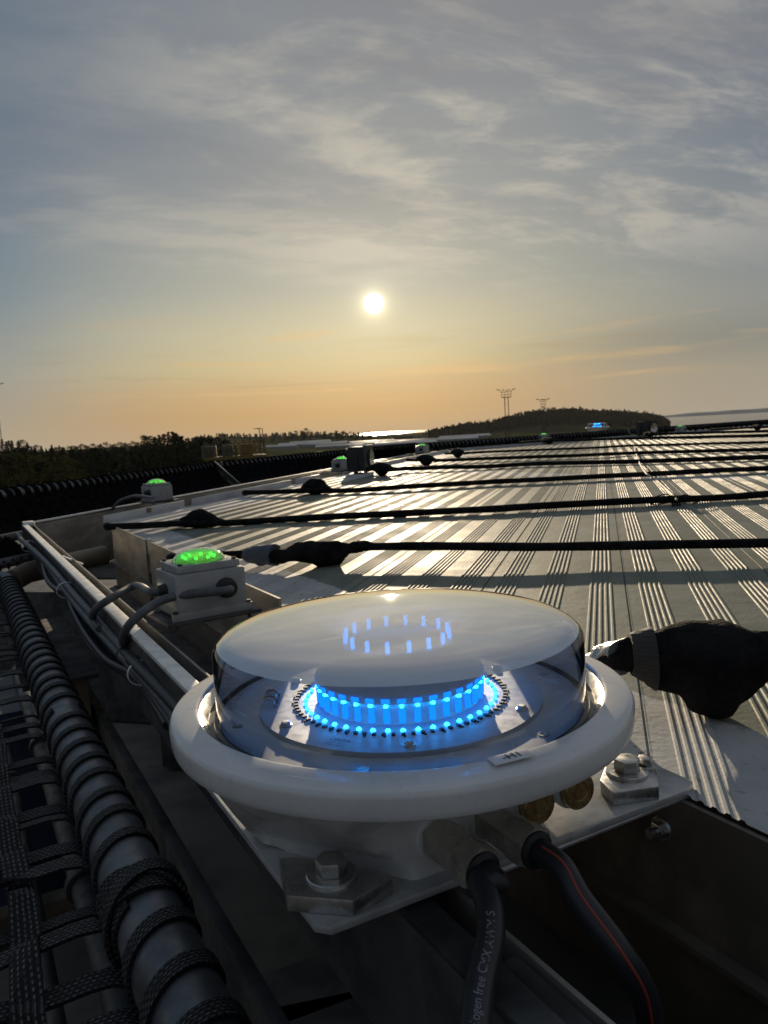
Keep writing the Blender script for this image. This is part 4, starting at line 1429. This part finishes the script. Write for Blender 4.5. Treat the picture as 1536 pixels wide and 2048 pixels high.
sub = thing('blocker', 'dark steel deckhouse added unseen under the deck to keep sun off the floor', 'blocker', L(1.5, 8, -1.5))  # added unseen blocks, stop the low sun reaching the floor below
m = MB(); m.box(L(2.2, 7.6, -.92), (9.2, 8.0, 1.12), fx); obj('wall', m, 'dark_steel', sub)
m = MB(); m.box(L(-4.5, 8.0, -1.05), (4.2, 7.6, .86), fx); obj('side_blocker', m, 'dark_steel', sub)
lf = obj('lower_deck', MB().box((2, 4, -1.52), (22, 22, .04)), 'deep_floor', None, smooth=0, kind='structure')
for px, py, s_, rz in ((600, 1975, .30, .5), (650, 2040, .24, .3), (30, 1560, .2, .2)):
    p = at(px, py, -1.498)
    m = MB(); m.prism([(-s_, -s_ * .35), (s_ * .8, -s_ * .5), (s_, s_ * .3), (-s_ * .7, s_ * .45)], 0, .003, p, Vector((math.cos(rz), math.sin(rz), 0)), Vector((-math.sin(rz), math.cos(rz), 0)))
    obj('floor_marking', m, 'floor_mark', None, smooth=0, loc=p, label={600: 'large pale patch on the floor below the plate corner', 650: 'pale patch on the floor at the bottom edge of the photo', 30: 'pale patch on the floor seen through the net straps'}[px], cat='floor marking', kind='structure')
yv = thing('yellow_valve', 'yellow painted valve block with a bent lever below the gutter', 'valve', at(160, 1385, -1.4))
p = at(160, 1383, -1.38)
m = MB(); m.box(p, (.16, .12, .14), fn_, .01); m.lathe([(.05, .07), (.05, .11), (0, .11)], p, Z, 16); obj('block', m, 'yellow_paint', yv)
m = MB(); m.tube([p + Z * .08, at(192, 1380, -1.33), at(212, 1386, -1.34), at(224, 1404, -1.37)], .012, 10); obj('lever', m, 'yellow_paint', yv)
yb = thing('yellow_crate', 'yellow crate glimpsed between the net straps at the left frame edge', 'crate', at(14, 1548, -1.5))
p = at(14, 1548, -1.42); I3 = (Vector((.9, .43, 0)), Vector((-.43, .9, 0)), Z)
m = MB(); m.box(p, (.30, .2, .02), I3); 
for sx in (-1, 1):
    m.box(p + I3[0] * (.145 * sx) + Z * .06, (.012, .2, .1), I3, .002); m.box(p + I3[1] * (.096 * sx) + Z * .06, (.28, .012, .1), I3, .002)
obj('shell', m, 'yellow_paint', yb)

for lab, n_, z_, r_, mt in (('upper grey pipe running below the gutter beside the net tube', .155, -.62, .030, 'dull_metal'), ('thin dark pipe below the gutter next to the net tube', .06, -.70, .016, 'dark_steel'), ('lower wide pipe on the floor side of the net tube', -.12, -.95, .055, 'brown_metal')):
    m = MB(); m.tube([F(n_, -3.6, z_), F(n_, -1.5, z_), F(n_, .5, z_)], r_, 20)
    for tt in (-2.6, -1.7, -.9, -.2):
        m.lathe([(r_ + .001, -.012), (r_ + .010, -.012), (r_ + .010, .012), (r_ + .001, .012)], F(n_, tt, z_), DV, 20, close=True)
    obj('service_pipe', m, mt, None, smooth=50, loc=F(n_, -1.5, z_), label=lab, cat='pipe', group='service pipes below the gutter')
fb = thing('frame_beam', 'dark steel cross beams below the net near the deck edge', 'beam', F(-.2, -1.5, -1.2))
for tt in (-2.6, -1.9, -1.25, -.62, .0):
    m = MB(); m.box(F(-.35, tt, -1.12), (1.2, .06, .008), (NV, DV, Z)); m.box(F(-.35, tt, -1.18), (1.2, .006, .11), (NV, DV, Z)); m.box(F(-.35, tt, -1.24), (1.2, .06, .008), (NV, DV, Z))
    obj('cross_beam', m, 'brown_metal', fb)

# ------------------------------------------------------------------ the country beyond
GZ = -22.0


def ground_mat(t, b):
    co = coords(t)
    n = t.noise(co, .012, 6, .6)
    n2 = t.noise(co, .0035, 3, .5)
    c = t.mix(t.maprange(n, .35, .65), (.030, .036, .018), (.060, .066, .030))
    c = t.mix(t.maprange(n2, .5, .62), c, (.085, .085, .045))
    t.link(c, b.inputs['Base Color'])


principled('ground', (.05, .06, .03), .95, fn=ground_mat, **{'Specular IOR Level': .0})


def sea_mat(t, b):
    co = coords(t)
    n = t.noise(t.vmath('MULTIPLY', co, (1, .55, 1)), .05, 5, .7)
    bump(t, b, n, .25, 2.0)


principled('sea', (.035, .045, .05), .15, fn=sea_mat)


def leaf_mat(c1, c2):
    def fn(t, b):
        n = t.noise(coords(t), .45, 4, .6)
        rnd_ = t.new('ShaderNodeObjectInfo').outputs['Random']
        c = t.mix(t.maprange(n, .35, .65), c1, c2)
        c = t.mix(t.math('MULTIPLY', rnd_, .5), c, tuple(.6 * q for q in c1))
        t.link(c, b.inputs['Base Color'])
    return fn


principled('leaf_dark', rough=.8, fn=leaf_mat((.013, .019, .010), (.028, .036, .016)), **{'Specular IOR Level': .0})
principled('leaf_olive', rough=.8, fn=leaf_mat((.075, .075, .022), (.13, .12, .035)), **{'Specular IOR Level': .0})
principled('leaf_hill', rough=.85, fn=leaf_mat((.030, .036, .020), (.060, .062, .030)), **{'Specular IOR Level': .0})
principled('bark', (.05, .04, .03), .9)
principled('hall_wall', (.28, .28, .27), .6)
principled('hall_roof', (.5, .5, .48), .35, .3, fn=vary(.05, (.38, .38, .36), (.55, .54, .51), .25, .45))
principled('mast_steel', (.07, .07, .07), .5, .3)
principled('rust_paint', (.22, .12, .05), .6, fn=vary(.9, (.14, .08, .03), (.30, .20, .05), .5, .7))
principled('container_grey', (.25, .27, .28), .5, fn=vary(.8, (.06, .065, .065), (.13, .135, .13), .4, .6))
principled('rock', (.16, .15, .13), .9, fn=vary(.02, (.09, .085, .07), (.2, .19, .17), .8, .95))
principled('far_land', (.30, .32, .34), .95, **{'Specular IOR Level': .0})  # pale bluish tone paints in the haze of distance


# skyline of the hill, read as direction and height at 1750 m
HILL = []
for _px, _py in ((845, 862), (870, 858), (900, 853), (940, 847), (987, 844), (1000, 838), (1028, 832), (1055, 825), (1090, 822), (1143, 818), (1180, 822), (1214, 824), (1276, 827), (1306, 829), (1325, 832), (1344, 839), (1356, 844), (1371, 850), (1382, 856)):
    _v = ray(_px, _py)
    HILL.append((math.degrees(math.atan2(_v.x, _v.y)), H + _v.z / math.hypot(_v.x, _v.y) * 1750 - GZ - 8.5))


def hill_top(az):
    if az <= HILL[0][0] or az >= HILL[-1][0]:
        return 0.0
    for (a0, h0), (a1, h1) in zip(HILL, HILL[1:]):
        if a0 <= az <= a1:
            return max(h0 + (h1 - h0) * (az - a0) / (a1 - a0), 0)
    return 0.0


def sstep(a, b, x):
    t_ = min(max((x - a) / (b - a), 0), 1)
    return t_ * t_ * (3 - 2 * t_)


def gh(az, r):
    """ground height over GZ at azimuth (degrees, + to the right) and range"""
    h = 1.5 * noise.noise(Vector((az * .2, r * .004, 1)))
    # wooded rise on the left
    h += 15.0 * sstep(230, 430, r) * sstep(-6, -15, az) * (1 - .3 * sstep(600, 900, r))
    h += 9 * sstep(600, 1500, r) * sstep(0, -8, az)
    # the hill
    h += hill_top(az) * (math.exp(-((r - 1750) / 330) ** 2) if r < 1750 else math.exp(-((r - 1750) / 260) ** 2))
    # land ends in the sea
    shore = 6800 + 900 * noise.noise(Vector((az * .25, 4, 0)))
    if az > 19.5:
        shore = shore + (1050 - shore) * sstep(19.5, 21, az)
    h += 17 * sstep(-.55, -1.5, az) * sstep(-16, -11, az) * math.exp(-((r - 1950) / 260) ** 2)
    h -= 16 * sstep(shore - 150, shore + 100, r)
    return h


m = MB()
azs = [-75 + .8 * k for k in range(189)]
rs = [2, 30, 70, 110, 150, 200, 240, 280, 320, 360, 400, 450, 520, 600, 700, 800, 900, 1000, 1100, 1200, 1300, 1400, 1480, 1560, 1640, 1720, 1800, 1900, 2000, 2100, 2250, 2400, 2600, 2900, 3300, 3800, 4500, 5400, 6200, 6800, 7400, 8200]
for a in azs:
    for r_ in rs:
        m.v.append(Vector((r_ * math.sin(R(a)), r_ * math.cos(R(a)), GZ + gh(a, r_))))
nr = len(rs)
for i in range(len(azs) - 1):
    for j in range(nr - 1):
        m.face([i * nr + j, (i + 1) * nr + j, (i + 1) * nr + j + 1, i * nr + j + 1])
obj('ground', m, 'ground', None, smooth=180, kind='structure')
m = MB()
ring = [20, 400, 1500, 4000, 12000, 40000, 75000]
for r_ in ring:
    for k in range(96):
        m.v.append(Vector((r_ * math.cos(2 * PI * k / 96), r_ * math.sin(2 * PI * k / 96), GZ - 4)))
for i in range(len(ring) - 1):
    for k in range(96):
        m.face([i * 96 + k, i * 96 + (k + 1) % 96, (i + 1) * 96 + (k + 1) % 96, (i + 1) * 96 + k])
m.face([k for k in range(96)])
obj('sea', m, 'sea', None, smooth=0, kind='structure')
m = MB()   # narrow inlet between the fields
pl = []
for px, py in ((520, 921), (560, 917), (640, 909), (720, 903), (790, 899), (790, 896), (720, 899), (640, 903), (560, 908), (530, 912)):
    pl.append(at(px, py, GZ + 2.2))
m.v = pl
m.face(list(range(len(pl))))
obj('inlet_water', m, 'sea', None, smooth=0, kind='structure')
# low land on the horizon to the right
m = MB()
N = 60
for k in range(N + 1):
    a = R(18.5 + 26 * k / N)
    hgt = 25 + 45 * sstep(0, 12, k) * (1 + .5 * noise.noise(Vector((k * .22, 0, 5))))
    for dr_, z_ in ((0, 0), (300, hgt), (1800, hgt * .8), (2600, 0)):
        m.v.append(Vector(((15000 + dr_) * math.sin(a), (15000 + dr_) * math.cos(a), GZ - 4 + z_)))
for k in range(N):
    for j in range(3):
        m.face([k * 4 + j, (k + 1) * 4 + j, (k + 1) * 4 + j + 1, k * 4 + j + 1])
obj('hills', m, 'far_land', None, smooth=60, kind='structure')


def leaves(m, c, rad, n, size, rnd_, flat=1.0):
    for _ in range(n):
        d = Vector((rnd_.gauss(0, 1), rnd_.gauss(0, 1), rnd_.gauss(0, 1))).normalized()
        p = Vector(c) + Vector((d.x * rad, d.y * rad, d.z * rad * flat)) * (rnd_.uniform(.35, 1) ** .5)
        s = size * rnd_.uniform(.6, 1.3)
        u_ = Vector((rnd_.gauss(0, 1), rnd_.gauss(0, 1), rnd_.gauss(0, 1))).normalized()
        w_ = u_.orthogonal().normalized()
        q = u_.cross(w_)
        b0 = len(m.v)
        m.v += [p + w_ * s, p + q * s * .8, p - w_ * s, p - q * s * .8]
        m.face([b0, b0 + 1, b0 + 2, b0 + 3])


def conifer(rnd_, h):
    m = MB()
    for k in range(26):
        z = h * (.12 + .88 * k / 26)
        rad = (h * .19) * (1 - k / 26.5) + .15
        for j in range(7):
            a = rnd_.uniform(0, 2 * PI)
            rr = rad * rnd_.uniform(.35, 1.0)
            leaves(m, (rr * math.cos(a), rr * math.sin(a), z - .25 * rr), .28 + rad * .2, 6, .26, rnd_, .5)
    return m


def broad(rnd_, h):
    m = MB()
    for k in range(17):
        a = rnd_.uniform(0, 2 * PI); z = rnd_.uniform(.32, .95) * h
        rr = h * .30 * math.sin(PI * min(max((z / h - .1) / .95, .05), 1)) * rnd_.uniform(.3, 1)
        leaves(m, (rr * math.cos(a), rr * math.sin(a), z), h * rnd_.uniform(.09, .15), 62, h * .022, rnd_, .85)
    return m


def trunk(h, r_, limbs=5, rnd_=random):
    m = MB()
    m.tube([(0, 0, -1.5), (.02 * h, 0, h * .4), (0, .01 * h, h * .9)], [r_, r_ * .7, r_ * .15], 7)
    for k in range(limbs):
        a = rnd_.uniform(0, 6.28); z = h * rnd_.uniform(.3, .6)
        m.tube([(0, 0, z), (h * .15 * math.cos(a), h * .15 * math.sin(a), z + h * .15)], [r_ * .4, r_ * .1], 5)
    return m


protos = {}
rt = random.Random(11)
GT = 'trees on the wooded slope to the left'
for key, nm, mk, mat, lab, h in (('c0', 'conifer_tree', conifer, 'leaf_dark', 'dark pointed conifer in the wood to the left', 15), ('c1', 'conifer_tree', conifer, 'leaf_dark', 'dark pointed conifer in the wood to the left', 13),
                                 ('b0', 'leafy_tree', broad, 'leaf_dark', 'dark round leafy tree in the wood to the left', 12), ('b1', 'leafy_tree', broad, 'leaf_dark', 'dark round leafy tree in the wood to the left', 10),
                                 ('y0', 'leafy_tree', broad, 'leaf_olive', 'olive yellow leafy tree low in front of the dark wood', 10)):
    r = thing(nm, lab, 'tree', (0, 0, GZ), 0, GT if key[0] != 'y' else 'yellowish trees in front of the wood')
    obj('crown', mk(rt, h), mat, r, True, smooth=0)
    obj('trunk', trunk(h, .2, 5, rt), 'bark', r, True)
    protos[key] = r
used = set()


def plant(key, az, r_, s):
    p = Vector((r_ * math.sin(R(az)), r_ * math.cos(R(az)), GZ + gh(az, r_) - .3))
    if key in used:
        o = copy_tree(protos[key])
    else:
        o = protos[key]; used.add(key)
    o.location = p
    o.rotation_euler = (0, 0, rt.uniform(0, 6.28))
    o.scale = (s * rt.uniform(.9, 1.2), s * rt.uniform(.9, 1.2), s)


def az_of(px):
    v_ = ray(px, 880)
    return math.degrees(math.atan2(v_.x, v_.y))


def plant_top(key, px, py, r_, h):
    """tree whose tip shows at the given picture point"""
    v_ = ray(px, py)
    az = math.degrees(math.atan2(v_.x, v_.y))
    top = H + v_.z / math.hypot(v_.x, v_.y) * r_
    g = GZ + gh(az, r_) - .3
    plant(key, az, r_, max((top - g) / h, .25))


HT = {'c0': 15, 'c1': 13, 'b0': 12, 'b1': 10, 'y0': 10}
# tops read off the treeline
for px, py, key in ((3, 877, 'c0'), (12, 882, 'c1'), (17, 880, 'c0'), (23, 880, 'c1'), (36, 880, 'c0'), (43, 880, 'b0'), (54, 884, 'c1'), (62, 891, 'c0'), (72, 890, 'b0'), (82, 891, 'c1'), (92, 896, 'c0'), (103, 889, 'c1'), (110, 893, 'b1'),
                    (118, 890, 'c0'), (126, 894, 'c1'), (136, 892, 'b0'), (142, 891, 'c1'), (152, 890, 'b1'), (163, 888, 'b0'), (174, 889, 'b1'), (186, 887, 'b0'), (198, 887, 'b1'), (212, 884, 'b0'), (226, 886, 'b1'), (238, 884, 'b0'), (252, 884, 'b1'),
                    (264, 882, 'b0'), (276, 883, 'b1'), (285, 871, 'b0'), (293, 869, 'b1'), (301, 872, 'b0')):
    plant_top(key, px, py, rt.uniform(400, 520), HT[key])
for px, py, key in ((310, 872, 'c1'), (318, 868, 'c0'), (327, 866, 'c0'), (336, 862, 'c0'), (345, 861, 'c0'), (352, 864, 'c0'), (360, 870, 'c1'), (370, 877, 'b0'), (382, 880, 'b1'), (394, 876, 'b0'), (402, 873, 'c1'), (410, 874, 'b0'), (420, 877, 'c1'), (430, 873, 'b0'), (442, 876, 'b1'), (452, 881, 'b0')):
    plant_top(key, px, py, rt.uniform(300, 360), HT[key])
for _ in range(105):
    px = rt.uniform(-60, 470)
    key = rt.choice(('c0', 'c1', 'b0', 'b1', 'b0'))
    plant_top(key, px, rt.uniform(893, 930) - .012 * px, rt.uniform(240, 400), HT[key])
for px, py, r_ in ((6, 906, 250), (14, 910, 240), (24, 912, 245), (36, 914, 238), (52, 908, 250), (60, 911, 244), (116, 914, 240), (121, 916, 236), (-20, 908, 240)):
    plant_top('y0', px, py, r_, 10)
# dark clumps at mid distance right of the gantry
for px, py, key in ((570, 868, 'b0'), (580, 862, 'b1'), (592, 861, 'b0'), (604, 860, 'b1'), (612, 856, 'b0'), (622, 862, 'b1'), (634, 863, 'b0'), (650, 862, 'b0'), (660, 864, 'b1'), (672, 861, 'b0'), (685, 861, 'b1'), (700, 863, 'b0'), (712, 866, 'b1'), (725, 869, 'b1'), (740, 865, 'b0'), (560, 873, 'b1'), (545, 875, 'b0'), (530, 877, 'b1'), (515, 876, 'b0'), (500, 878, 'b1'), (485, 878, 'b0'), (470, 880, 'b1')):
    plant_top(key, px, py, rt.uniform(1450, 1650), HT[key])


def wood(name, label, gen, n, size, mat, seed):
    rr = random.Random(seed)
    m = MB()
    for _ in range(n):
        az, r_, hh = gen(rr)
        p = Vector((r_ * math.sin(R(az)), r_ * math.cos(R(az)), GZ + gh(az, r_)))
        if p.z < GZ - 1.5:
            continue
        con = rr.random() < .22
        for j in range(9):
            f = j / 8
            wd = hh * (.22 * (1 - f) + .03 if con else .30 * math.sin(PI * (.12 + .8 * f)))
            leaves(m, p + Z * (hh * (.15 + .85 * f)) + Vector((rr.gauss(0, .2), rr.gauss(0, .2), 0)) * wd, wd, 4, size, rr, .8)
    o = obj(name, m, mat, None, smooth=0)
    o['kind'] = 'stuff'; o['label'] = label; o['category'] = 'wood'
    return o


def hillgen(rr):
    az = rr.uniform(3.6, 20.6)
    d = (az - 13.2) / 5.8
    return az, rr.uniform(1430, 1770), rr.uniform(6, 11) * rr.choice((1, 1, 1, 1.35)) * (.4 + .6 * sstep(4, 24, hill_top(az)))


wood('hill_wood', 'dark mixed wood covering the hill on the right', hillgen, 2600, 1.5, 'leaf_hill', 5)
wood('shore_wood', 'low dark woodland strip in front of the distant sea', lambda rr: (rr.uniform(-14, 6), rr.uniform(1700, 2100), rr.uniform(5, 9)), 330, 1.5, 'leaf_hill', 6)
wood('slope_undergrowth', 'dark bushes filling the wooded slope on the left', lambda rr: (rr.uniform(-30, -11), rr.uniform(235, 520), rr.uniform(3, 7)), 520, .55, 'leaf_dark', 8)
for px, py, hh in ((1159, 811, 1), (1045, 826, 1), (1110, 817, 1), (1175, 820, 1), (978, 836, 1), (960, 842, 1)):
    plant_top('c0', px, py, 1760, 15)

# light masts
GM = 'tall floodlight masts beyond the deck'


def mast(label, px, ptop, pbase, D, gap, cage_w):
    v_ = ray(px, ptop)
    p = Vector((v_.x, v_.y, 0)).normalized() * D
    top = H + v_.z / math.hypot(v_.x, v_.y) * D
    r = thing('light_mast', label, 'light mast', (p.x, p.y, GZ), 0, GM)
    side = Vector((p.y, -p.x, 0)).normalized(); fw = Z.cross(side)
    sc = D / 350
    ch = cage_w
    m = MB()
    for s in (-1, 1):
        m.tube([p + side * (gap / 2 * s * 1.25) + Z * GZ, p + side * (gap / 2 * s) + Z * (top - 3.5 * sc)], .16 * sc, 8)
    k = GZ
    while k < top - 5 * sc:
        m.tube([p - side * gap / 2 + Z * k, p + side * gap / 2 + Z * (k + 2.2 * sc)], .04 * sc, 5)
        k += 2.2 * sc
    obj('pole', m, 'mast_steel', r)
    m = MB()
    zb = top - 3.6 * sc
    m.box(p + Z * zb, (ch, ch, .2 * sc), (side, fw, Z))
    for z_ in (1.1, 2.3):
        for s in (-1, 1):
            m.box(p + fw * (s * ch / 2) + Z * (zb + z_ * sc), (ch, .09 * sc, .12 * sc), (side, fw, Z)); m.box(p + side * (s * ch / 2) + Z * (zb + z_ * sc), (.09 * sc, ch, .12 * sc), (side, fw, Z))
    for a in (-1, -.33, .33, 1):
        for s in (-1, 1):
            m.box(p + side * (a * ch / 2) + fw * (s * ch / 2) + Z * (zb + 1.2 * sc), (.10 * sc, .10 * sc, 2.4 * sc), (side, fw, Z))
    obj('platform', m, 'mast_steel', r)
    for s in (-1, 1):
        m = MB()
        q = p + side * (s * ch * .5) + Z * (zb + 2.4 * sc)
        m.tube([q, q + side * (s * .5 * sc) + Z * (.7 * sc), q + side * (s * 1.3 * sc) + Z * (.95 * sc)], .13 * sc, 6)
        m.box(q + side * (s * 1.4 * sc) + Z * (1.0 * sc), (1.1 * sc, .8 * sc, .25 * sc), (side, fw, Z))
        obj('lamp_arm', m, 'mast_steel', r)
    m = MB()
    for s in (-.5, .1, .5):
        m.box(p + side * (s * ch * .6) + Z * (zb + (2.9 + abs(s) * .6) * sc), (.9 * sc, .7 * sc, .3 * sc), (side, fw, Z))
    obj('lamp', m, 'mast_steel', r)
    return r


mast('taller floodlight mast on two legs left of the wooded hill', 1012, 778, 872, 350, 1.55, 4.4)
mast('shorter floodlight mast standing in front of the wooded hill', 1086, 797, 866, 470, .95, 2.9)
mast('floodlight mast cut by the left frame edge', -13, 766, 900, 300, 1.1, 3.0)


def lamp_post(label, px, ptop, D):
    v_ = ray(px, ptop)
    p = Vector((v_.x, v_.y, 0)).normalized() * D
    top = H + v_.z / math.hypot(v_.x, v_.y) * D
    side = Vector((p.y, -p.x, 0)).normalized()
    r = thing('lamp_post', label, 'lamp post', (p.x, p.y, GZ), 0, 'twin lamp posts behind the yellow platform')
    m = MB(); m.tube([p + Z * GZ, p + Z * top], [.17, .10], 8); obj('post', m, 'mast_steel', r)
    m = MB(); m.tube([p + Z * (top - .1), p - side * .7 + Z * (top + .05)], .07, 6); m.box(p - side * .9 + Z * (top + .05), (1.0, .35, .16), (side, Z.cross(side), Z), .03); obj('lamp_head', m, 'mast_steel', r)


lamp_post('left of the twin lamp posts on the skyline above the yellow platform', 518.5, 857.5, 200)
lamp_post('right of the twin lamp posts, with the longer arm, above the yellow platform', 524.5, 856.5, 200)

# yellow work platform
D = 95.0
pc = atd(470, 905, D)
px_m = D / FPX
side = Vector((pc.y, -pc.x, 0)).normalized(); fw = Z.cross(side)
pc.z = 0
wp = thing('work_platform', 'weathered yellow steel work platform with grey panels beyond the net', 'platform', (pc.x, pc.y, GZ))
zt = atd(470, 886, D).z; zb = atd(470, 916, D).z
hh = zt - zb
AX3 = (side, fw, Z)
W2 = 60 * px_m
m = MB(); m.box(pc + Z * (zb + .1), (2 * W2, 5, .35), AX3); obj('floor_beam', m, 'yellow_paint', wp)
for x, wdt, mt in ((-.42, .30, 'container_grey'), (-.12, .22, 'container_grey'), (.20, .26, 'rust_paint'), (.02, .05, 'yellow_paint')):
    m = MB(); m.box(pc + side * (x * 2 * W2) + fw * .8 + Z * (zb + hh * .5), (wdt * 2 * W2 * .8, 2.4, hh * .78), AX3, .03)
    for k in range(6):
        m.box(pc + side * (x * 2 * W2 + (k - 2.5) * wdt * 2 * W2 * .13) - fw * .42 + Z * (zb + hh * .5), (.06, .08, hh * .74), AX3)
    obj('cabin', m, mt, wp)
m = MB()
for k in range(13):
    x = -W2 + 2 * W2 * k / 12
    m.tube([pc + side * x - fw * 2.4 + Z * zb, pc + side * x - fw * 2.4 + Z * (zt + .05)], .045, 6)
    if k > 7:
        m.tube([pc + side * x + fw * 2.4 + Z * zb, pc + side * x + fw * 2.4 + Z * (zt + .2)], .07, 6)
for f in (.35, .68, 1.0):
    m.tube([pc - side * W2 - fw * 2.4 + Z * (zb + hh * f), pc + side * W2 - fw * 2.4 + Z * (zb + hh * f)], .045, 6)
obj('railing', m, 'yellow_paint', wp)
m = MB()
for f in (.55, 1.05):
    m.tube([pc + side * W2 * .3 + fw * 2.4 + Z * (zb + hh * f), pc + side * W2 + fw * 2.4 + Z * (zb + hh * f)], .08, 6)
m.tube([pc + side * W2 * .45 + fw * 2.4 + Z * zb, pc + side * W2 * .95 + fw * 2.4 + Z * zt], .07, 6)
obj('rack', m, 'rust_paint', wp)
for x in (-.85, -.55, -.2, .3, .8):
    m = MB(); m.tube([pc + side * (x * W2) + Z * GZ, pc + side * (x * W2) + Z * (zb - .05)], .35, 10); obj('leg', m, 'container_grey', wp)

# long low halls and greenhouses on the plain
rh = random.Random(4)
hall = None


def make_hall():
    r = thing('hall', 'long low hall with pale roof on the plain beyond the water', 'hall', (0, 0, GZ), 0, 'long pale roofed halls on the plain')
    I = (Vector((1, 0, 0)), Vector((0, 1, 0)), Z)
    m = MB(); m.box((0, 0, 1.5), (90, 18, 5), I); obj('wall', m, 'hall_wall', r, True)
    m = MB()
    poly = [(-9.6, 4.0), (9.6, 4.0), (9.6, 4.4), (0, 7.4), (-9.6, 4.4)]
    m.prism(poly, -46, 46, Vector((0, 0, 0)), Vector((0, 1, 0)), Z, Vector((1, 0, 0))); obj('roof', m, 'hall_roof', r, True)
    return r


for px, r_, s in ((560, 1150, .8), (600, 1250, 1.0), (650, 1230, 1.0), (700, 1290, 1.0), (745, 1240, 1.1), (790, 1300, 1.0), (840, 1260, 1.0), (690, 1130, .9), (760, 1120, 1.0), (830, 1150, .9), (900, 1200, 1.0), (930, 1290, .9), (620, 1400, 1.1), (735, 1420, 1.1), (815, 1420, 1.0)):
    az = az_of(px)
    o = hall if hall is None else copy_tree(hall)
    if hall is None:
        o = hall = make_hall()
    o.location = (r_ * math.sin(R(az)), r_ * math.cos(R(az)), GZ + gh(az, r_))
    o.rotation_euler = (0, 0, R(rh.uniform(-25, 20)))
    o.scale = (s * rh.uniform(.7, 1.1), s, s)

# ------------------------------------------------------------------ air
hm = bpy.data.materials.new('haze_air')
hm.use_nodes = True
ht = NT(hm.node_tree)
pv = ht.new('ShaderNodeVolumePrincipled')
pv.inputs['Color'].default_value = (.86, .86, .84, 1)
pv.inputs['Density'].default_value = .000028
pv.inputs['Anisotropy'].default_value = .0
ho = ht.new('ShaderNodeOutputMaterial')
ht.link(pv.outputs[0], ho.inputs['Volume'])
MATS['haze_air'] = hm
hz = obj('haze', MB().box((0, 1500, GZ + 15), (9000, 9000, 92)), 'haze_air', None, smooth=0, kind='stuff')
hz['label'] = 'thin warm evening haze over the land'
hz['category'] = 'haze'
